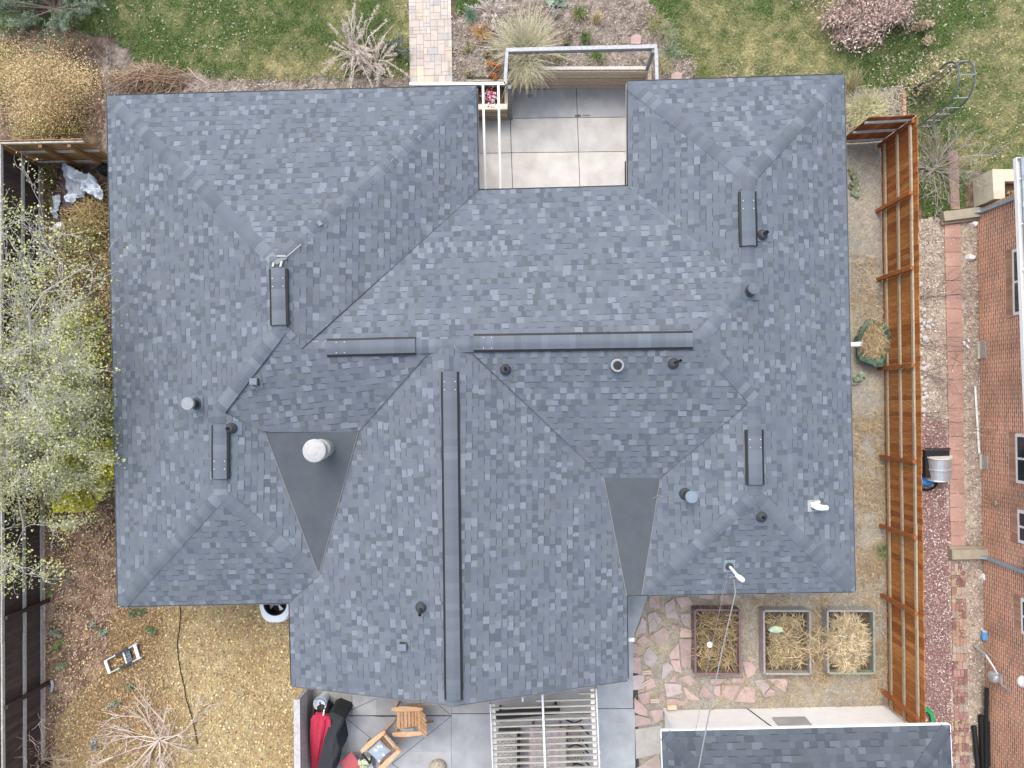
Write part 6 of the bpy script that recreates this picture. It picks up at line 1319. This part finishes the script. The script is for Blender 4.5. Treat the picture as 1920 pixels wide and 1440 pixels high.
mb.build('canopy', M_FAB, rp); mb = MB(); mb.tube([T1-ax*.1, T1+ax*.22], .022, 10, (.72, .70, .66)); mb.tube([T0-ax*.5, T0+ax*.1], .022, 10, (.6, .58, .55)); mb.build('pole', M_PAINT, rp)
gc_ = thing('covered_grill', 'grill under a dark charcoal cover beside the red parasol', 'grill', g(630, 1395, ZP)); mb = MB(); ol = [(632, 1334), (653, 1343), (655, 1350), (640, 1372), (643, 1388), (646, 1404), (642, 1418), (634, 1432), (628, 1460), (598, 1460), (606, 1425), (614, 1390), (622, 1365), (623, 1338)]
lv = [(0, 1.02), (.25, 1.0), (.6, 1.0), (.84, .97), (.90, .86), (.93, .4)]; cc_ = np.mean(ol, 0); rings = []
for z_, k in lv: rings.append([P(cc_[0]-8+(u-cc_[0])*k, cc_[1]+(v-cc_[1])*k, ZP)*1.0+Vector((0, 0, z_+(.02*math.sin(i*2.1) if z_ > .5 else 0))) for i, (u, v) in enumerate(ol)])
rings = [[Vector((q.x*(CAM_H-.85)/CAM_H, q.y*(CAM_H-.85)/CAM_H, q.z)) for q in r_] for r_ in rings]
for a_, b_ in zip(rings[:-1], rings[1:]):
    for i in range(len(ol)): mb.poly([a_[i], b_[i], b_[(i+1) % len(ol)], a_[(i+1) % len(ol)]], (.030, .034, .038))
mb.poly(rings[-1][::-1], (.032, .036, .040)); mb.build('cover', M_FAB, gc_)
kt = g(612, 1325, ZP); ko = thing('black_pot', 'round black lidded pot between the white pail and the parasol', 'pot', kt); mb = MB(); mb.lathe(kt, [(.20, 0), (.24, .18), (.235, .38), (.22, .44), (.13, .49), (.03, .50)], 26, (.018, .02, .022)); mb.build('body', M_BLACK, ko); mb = MB(); mb.lathe(kt+Vector((-.03, 0, .50)), [(.025, 0), (.022, .04)], 10, (.3, .27, .15)); mb.build('knob', M_VENT, ko)
wp = g(609, 1306, ZP); wo = thing('white_pail', 'white bowl topped pail by the end of the grey board screen', 'pail', wp); mb = MB(); mb.lathe(wp, [(.13, 0), (.17, .45), (.185, .47), (.17, .465), (.10, .40), (.02, .39)], 26, (.74, .77, .80)); mb.build('body', M_PLASW, wo); mb = MB(); mb.tube([wp+Vector((.16*math.cos(t), .16*math.sin(t), .48+.06*math.sin(t))) for t in np.linspace(-.4, 2.2, 14)], .014, 7, (.12, .22, .42)); mb.build('handle', M_VENT, wo); mb = MB(); mb.lathe(wp+Vector((-.02, -.02, .395)), [(.035, 0), (.02, .03)], 10, (.16, .22, .3)); mb.build('plug', M_VENT, wo)
# boulder, gloves and a garden tool
mb = MB(); mb.blob(g(821, 1438, .12), (.24, .2, .16), (.36, .32, .26), 22, 12, .06); M_ROCK = mat('speckled_rock', None, .9, .5, 22, .6, 30); tag(mb.build('boulder', M_ROCK, None, g(821, 1438), smooth=True), 'speckled tan boulder at the bottom of the patio', 'boulder')
rr = random.Random(5); mb = MB(); c = P(683, 1432, .45)
for k in range(9): mb.blob(c+Vector((rr.uniform(-.18, .18), rr.uniform(-.15, .12), rr.uniform(-.05, .05))), (rr.uniform(.05, .1), rr.uniform(.04, .08), .05), rr.choice([(.42, .48, .30), (.50, .52, .40), (.30, .36, .22), (.62, .62, .56)]), 12, 7, .25)
tag(mb.build('cloth_bundle', M_FAB, None, g(683, 1432, ZP)), 'pale green and white crumpled cloth bundle beside the red pad', 'cloth')
mb = MB(); mb.tube([P(694, 1432, .5), P(697, 1418, .54)], .016, 7, (.03, .03, .03)); mb.tube([P(680, 1414, .5), P(684, 1404, .5)], .018, 7, (.03, .03, .03)); mb.beam(P(680, 1414, .5), P(694, 1432, .5), .04, .03, (.05, .05, .05)); tag(mb.build('garden_tool', M_BLACK, None, P(690, 1424, .5)), 'black handled garden tool lying over the cloth bundle', 'tool')
st = thing('side_table', 'low grey stand below the cloth bundle', 'table', g(686, 1434, ZP)); mb = MB(); mb.box(tuple(P(684, 1436, .36)), (.42, .36, .03), .3, (.34, .34, .35)); mb.build('top', M_GREYW, st)
for sx in (-1, 1):
    for sy in (-1, 1): mb = MB(); q = P(684, 1436, .36); mb.beam((q.x+sx*.16, q.y+sy*.13, ZP), (q.x+sx*.16, q.y+sy*.13, .345), .035, .035, (.3, .3, .31), up=(0, 1, 0)); mb.build('leg', M_GREYW, st)
# pergola of white slats
ZG_ = 2.35; pg = thing('pergola', 'white slatted metal pergola standing against the wing of the house', 'pergola', g(1020, 1420, ZP)); SLT = (.66, .60, .52)
for k in range(14):
    v = 1302+k*11.55; sk = lambda u: v+(1020-u)*.030; uL, uR = 917.5+k*.6, 1120+k*.45
    if k == 0: uL = 1085
    if k == 1: uL = 1003
    a, b = P(uL+2, sk(uL), ZG_), P(uR-2, sk(uR), ZG_); mb = MB(); mb.beam(a, b, .036, .05, (.36, .335, .29)); mb.build('slat', M_CONC, pg)
for (u0, v0, u1, v1) in [(919.5, 1318, 926.5, 1500), (1117.5, 1289, 1126, 1500)]:
    mb = MB(); mb.beam(P(u0, v0, ZG_-.02), P(u1, v1, ZG_-.02), .035, .14, (.50, .51, .52)); mb.build('side_beam', M_VENT, pg)
    mb = MB(); dx = 5 if u0 < 1000 else -7; mb.beam(P(u0+dx, v0+2, ZG_-.14), P(u1+dx, v1, ZG_-.14), .09, .04, (.50, .56, .60)); mb.build('gutter_rail', M_PAINT, pg)
mb = MB(); mb.beam(P(1017, 1302, ZG_+.08), P(1024.5, 1500, ZG_+.08), .05, .05, (.62, .65, .68)); mb.build('ridge_beam', M_VENT, pg)
for (u, v) in ((934, 1345), (1108, 1340)): a = g(u, v, ZP); mb = MB(); mb.beam(a, (a.x, a.y, ZG_-.16), .07, .07, (.6, .62, .64), up=(0, 1, 0)); mb.build('post', M_PAINT, pg)
mb = MB(); mb.tube([P(980, 1308, ZG_+.06), P(980, 1316, ZG_+.10)], .02, 8, (.8, .82, .84)); mb.build('hook', M_PAINT, pg)
# what stands under the slats
wbn = thing('wicker_bench', 'pale woven bench under the left half of the pergola', 'bench', g(952, 1410, ZP)); p0_, p1_ = g(931, 1362, ZP), g(977, 1500, ZP); mb = MB(); nrow = 44
for k in range(nrow):
    y0_ = p0_.y+(p1_.y-p0_.y)*k/nrow; y1_ = p0_.y+(p1_.y-p0_.y)*(k+.8)/nrow
    for i in range(9):
        x0_ = p0_.x+(p1_.x-p0_.x)*i/9; x1_ = p0_.x+(p1_.x-p0_.x)*(i+.93)/9; z_ = .44+.012*((i+k) % 2); c = R.uniform(.85, 1.15); mb.poly([(x0_, y1_, z_), (x1_, y1_, z_), (x1_, y0_, z_), (x0_, y0_, z_)], (.36*c, .35*c, .33*c))
mb.box(((p0_.x+p1_.x)/2, (p0_.y+p1_.y)/2, .24), (p1_.x-p0_.x-.02, p0_.y-p1_.y-.02, .36), 0, (.12, .115, .11)); mb.build('woven_seat', M_GREYW, wbn); mb = MB(); mb.box((p1_.x-.06, (p0_.y+p1_.y)/2, .52), (.09, p0_.y-p1_.y, .18), 0, (.025, .026, .028)); mb.build('arm_rail', M_BLACK, wbn)
pt_ = thing('patio_table', 'dusky pink topped table under the right half of the pergola', 'table', g(1028, 1410, ZP)); a, b = P(992, 1364, .72), P(1062, 1510, .72); mb = MB()
for k in range(5): w5 = (b.x-a.x)/5; mb.box((a.x+w5*(k+.5), (a.y+b.y)/2, .72), (w5-.012, a.y-b.y, .03), 0, (.34*R.uniform(.93, 1.07), .29, .285))
mb.build('top', M_GREYW, pt_)
for x in (a.x+.12, b.x-.12): mb = MB(); mb.beam((x, a.y-.15, ZP), (x, a.y-.15, .70), .06, .06, (.2, .18, .18), up=(0, 1, 0)); mb.build('leg', M_GREYW, pt_)
kb = thing('dark_bench', 'long dark bench across the top of the pergola', 'bench', g(985, 1336, ZP)); mb = MB(); a, b = P(930, 1342, .5), P(1050, 1330, .5); mb.beam(a, b, .22, .05, (.03, .032, .035)); mb.build('seat', M_BLACK, kb)
for t in (.06, .94): q = a+(b-a)*t; mb = MB(); mb.beam((q.x, q.y, ZP), (q.x, q.y, .47), .05, .18, (.03, .03, .032), up=(0, 1, 0)); mb.build('leg', M_BLACK, kb)
for k, (u, v, lab) in enumerate([(1076, 1362, 'upper folding chair under the pergola'), (1078, 1400, 'middle folding chair under the pergola'), (1082, 1436, 'lowest folding chair under the pergola')]):
    o = thing('folding_chair', lab, 'chair', g(u, v, ZP), 'folding chairs under the pergola', math.radians(180+k*7)); mb = MB()
    for i in range(5): mb.box((-.16+.08*i, 0, .44), (.06, .36, .018), 0, (.22, .20, .17))
    mb.build('seat', M_GREYW, o, local=True); mb = MB(); mb.beam((-.2, -.17, .44), (-.34, -.17, .86), .03, .03, (.03, .03, .03)); mb.beam((-.2, .17, .44), (-.34, .17, .86), .03, .03, (.03, .03, .03)); mb.beam((-.33, -.18, .82), (-.33, .18, .82), .02, .09, (.24, .22, .18)); mb.build('backrest', M_DARKM, o, local=True)
    for s_ in (1, -1):
        for (x0_, x1_) in ((.2, -.22), (-.2, .22)): mb = MB(); mb.beam((x0_, s_*.18, .43), (x1_, s_*.18, 0), .025, .025, (.03, .03, .03)); mb.build('leg', M_DARKM, o, local=True)
# overhead wires from the mast
def wire(name, lab, pts, r_, col, sag=.0):
    q = []; n = 24
    for i in range(n+1):
        t = i/n; a, b = Vector(pts[0]), Vector(pts[1]); p = a+(b-a)*t; p.z -= sag*4*t*(1-t); q.append(p)
    mb = MB(); mb.tube(q, r_, 7, col); return tag(mb.build(name, M_WIRE, None, pts[0]), lab, 'cable')
MT2 = MT+Vector((-.03, -.12, -.05)); wire('service_cable', 'twisted pale service cable dropping from the roof mast past the shed', (P(1379, 1112, MT.z-.12), P(1296, 1520, 4.6)), .013, (.52, .52, .52), .12)
wire('service_cable', 'thin dark wire beside the pale service cable', (P(1366, 1068, MT.z-.50), P(1304, 1372, 2.56)), .005, (.10, .10, .10), .05)
mb = MB(); q = MT; mb.tube([q+Vector((-.02, 0, -.04)), q+Vector((-.14, -.06, -.22)), P(1376, 1085, MT.z-.35), P(1379, 1112, MT.z-.12)], .016, 7, (.62, .62, .60)); mb.build('drip_loop', M_WIRE, mast)
mb = MB(); X, pl = roof_at(1234, 932); mb.tube([X+Vector((-.13, -.03, .04)), X+Vector((-.02, .04, .04)), X+Vector((.1, .02, .04)), X+Vector((.24, -.01, .04))], .006, 5, (.06, .05, .04)); tag(mb.build('twig', M_TWIG, None, X), 'small dark twig lying at the edge of the right roof membrane', 'twig')
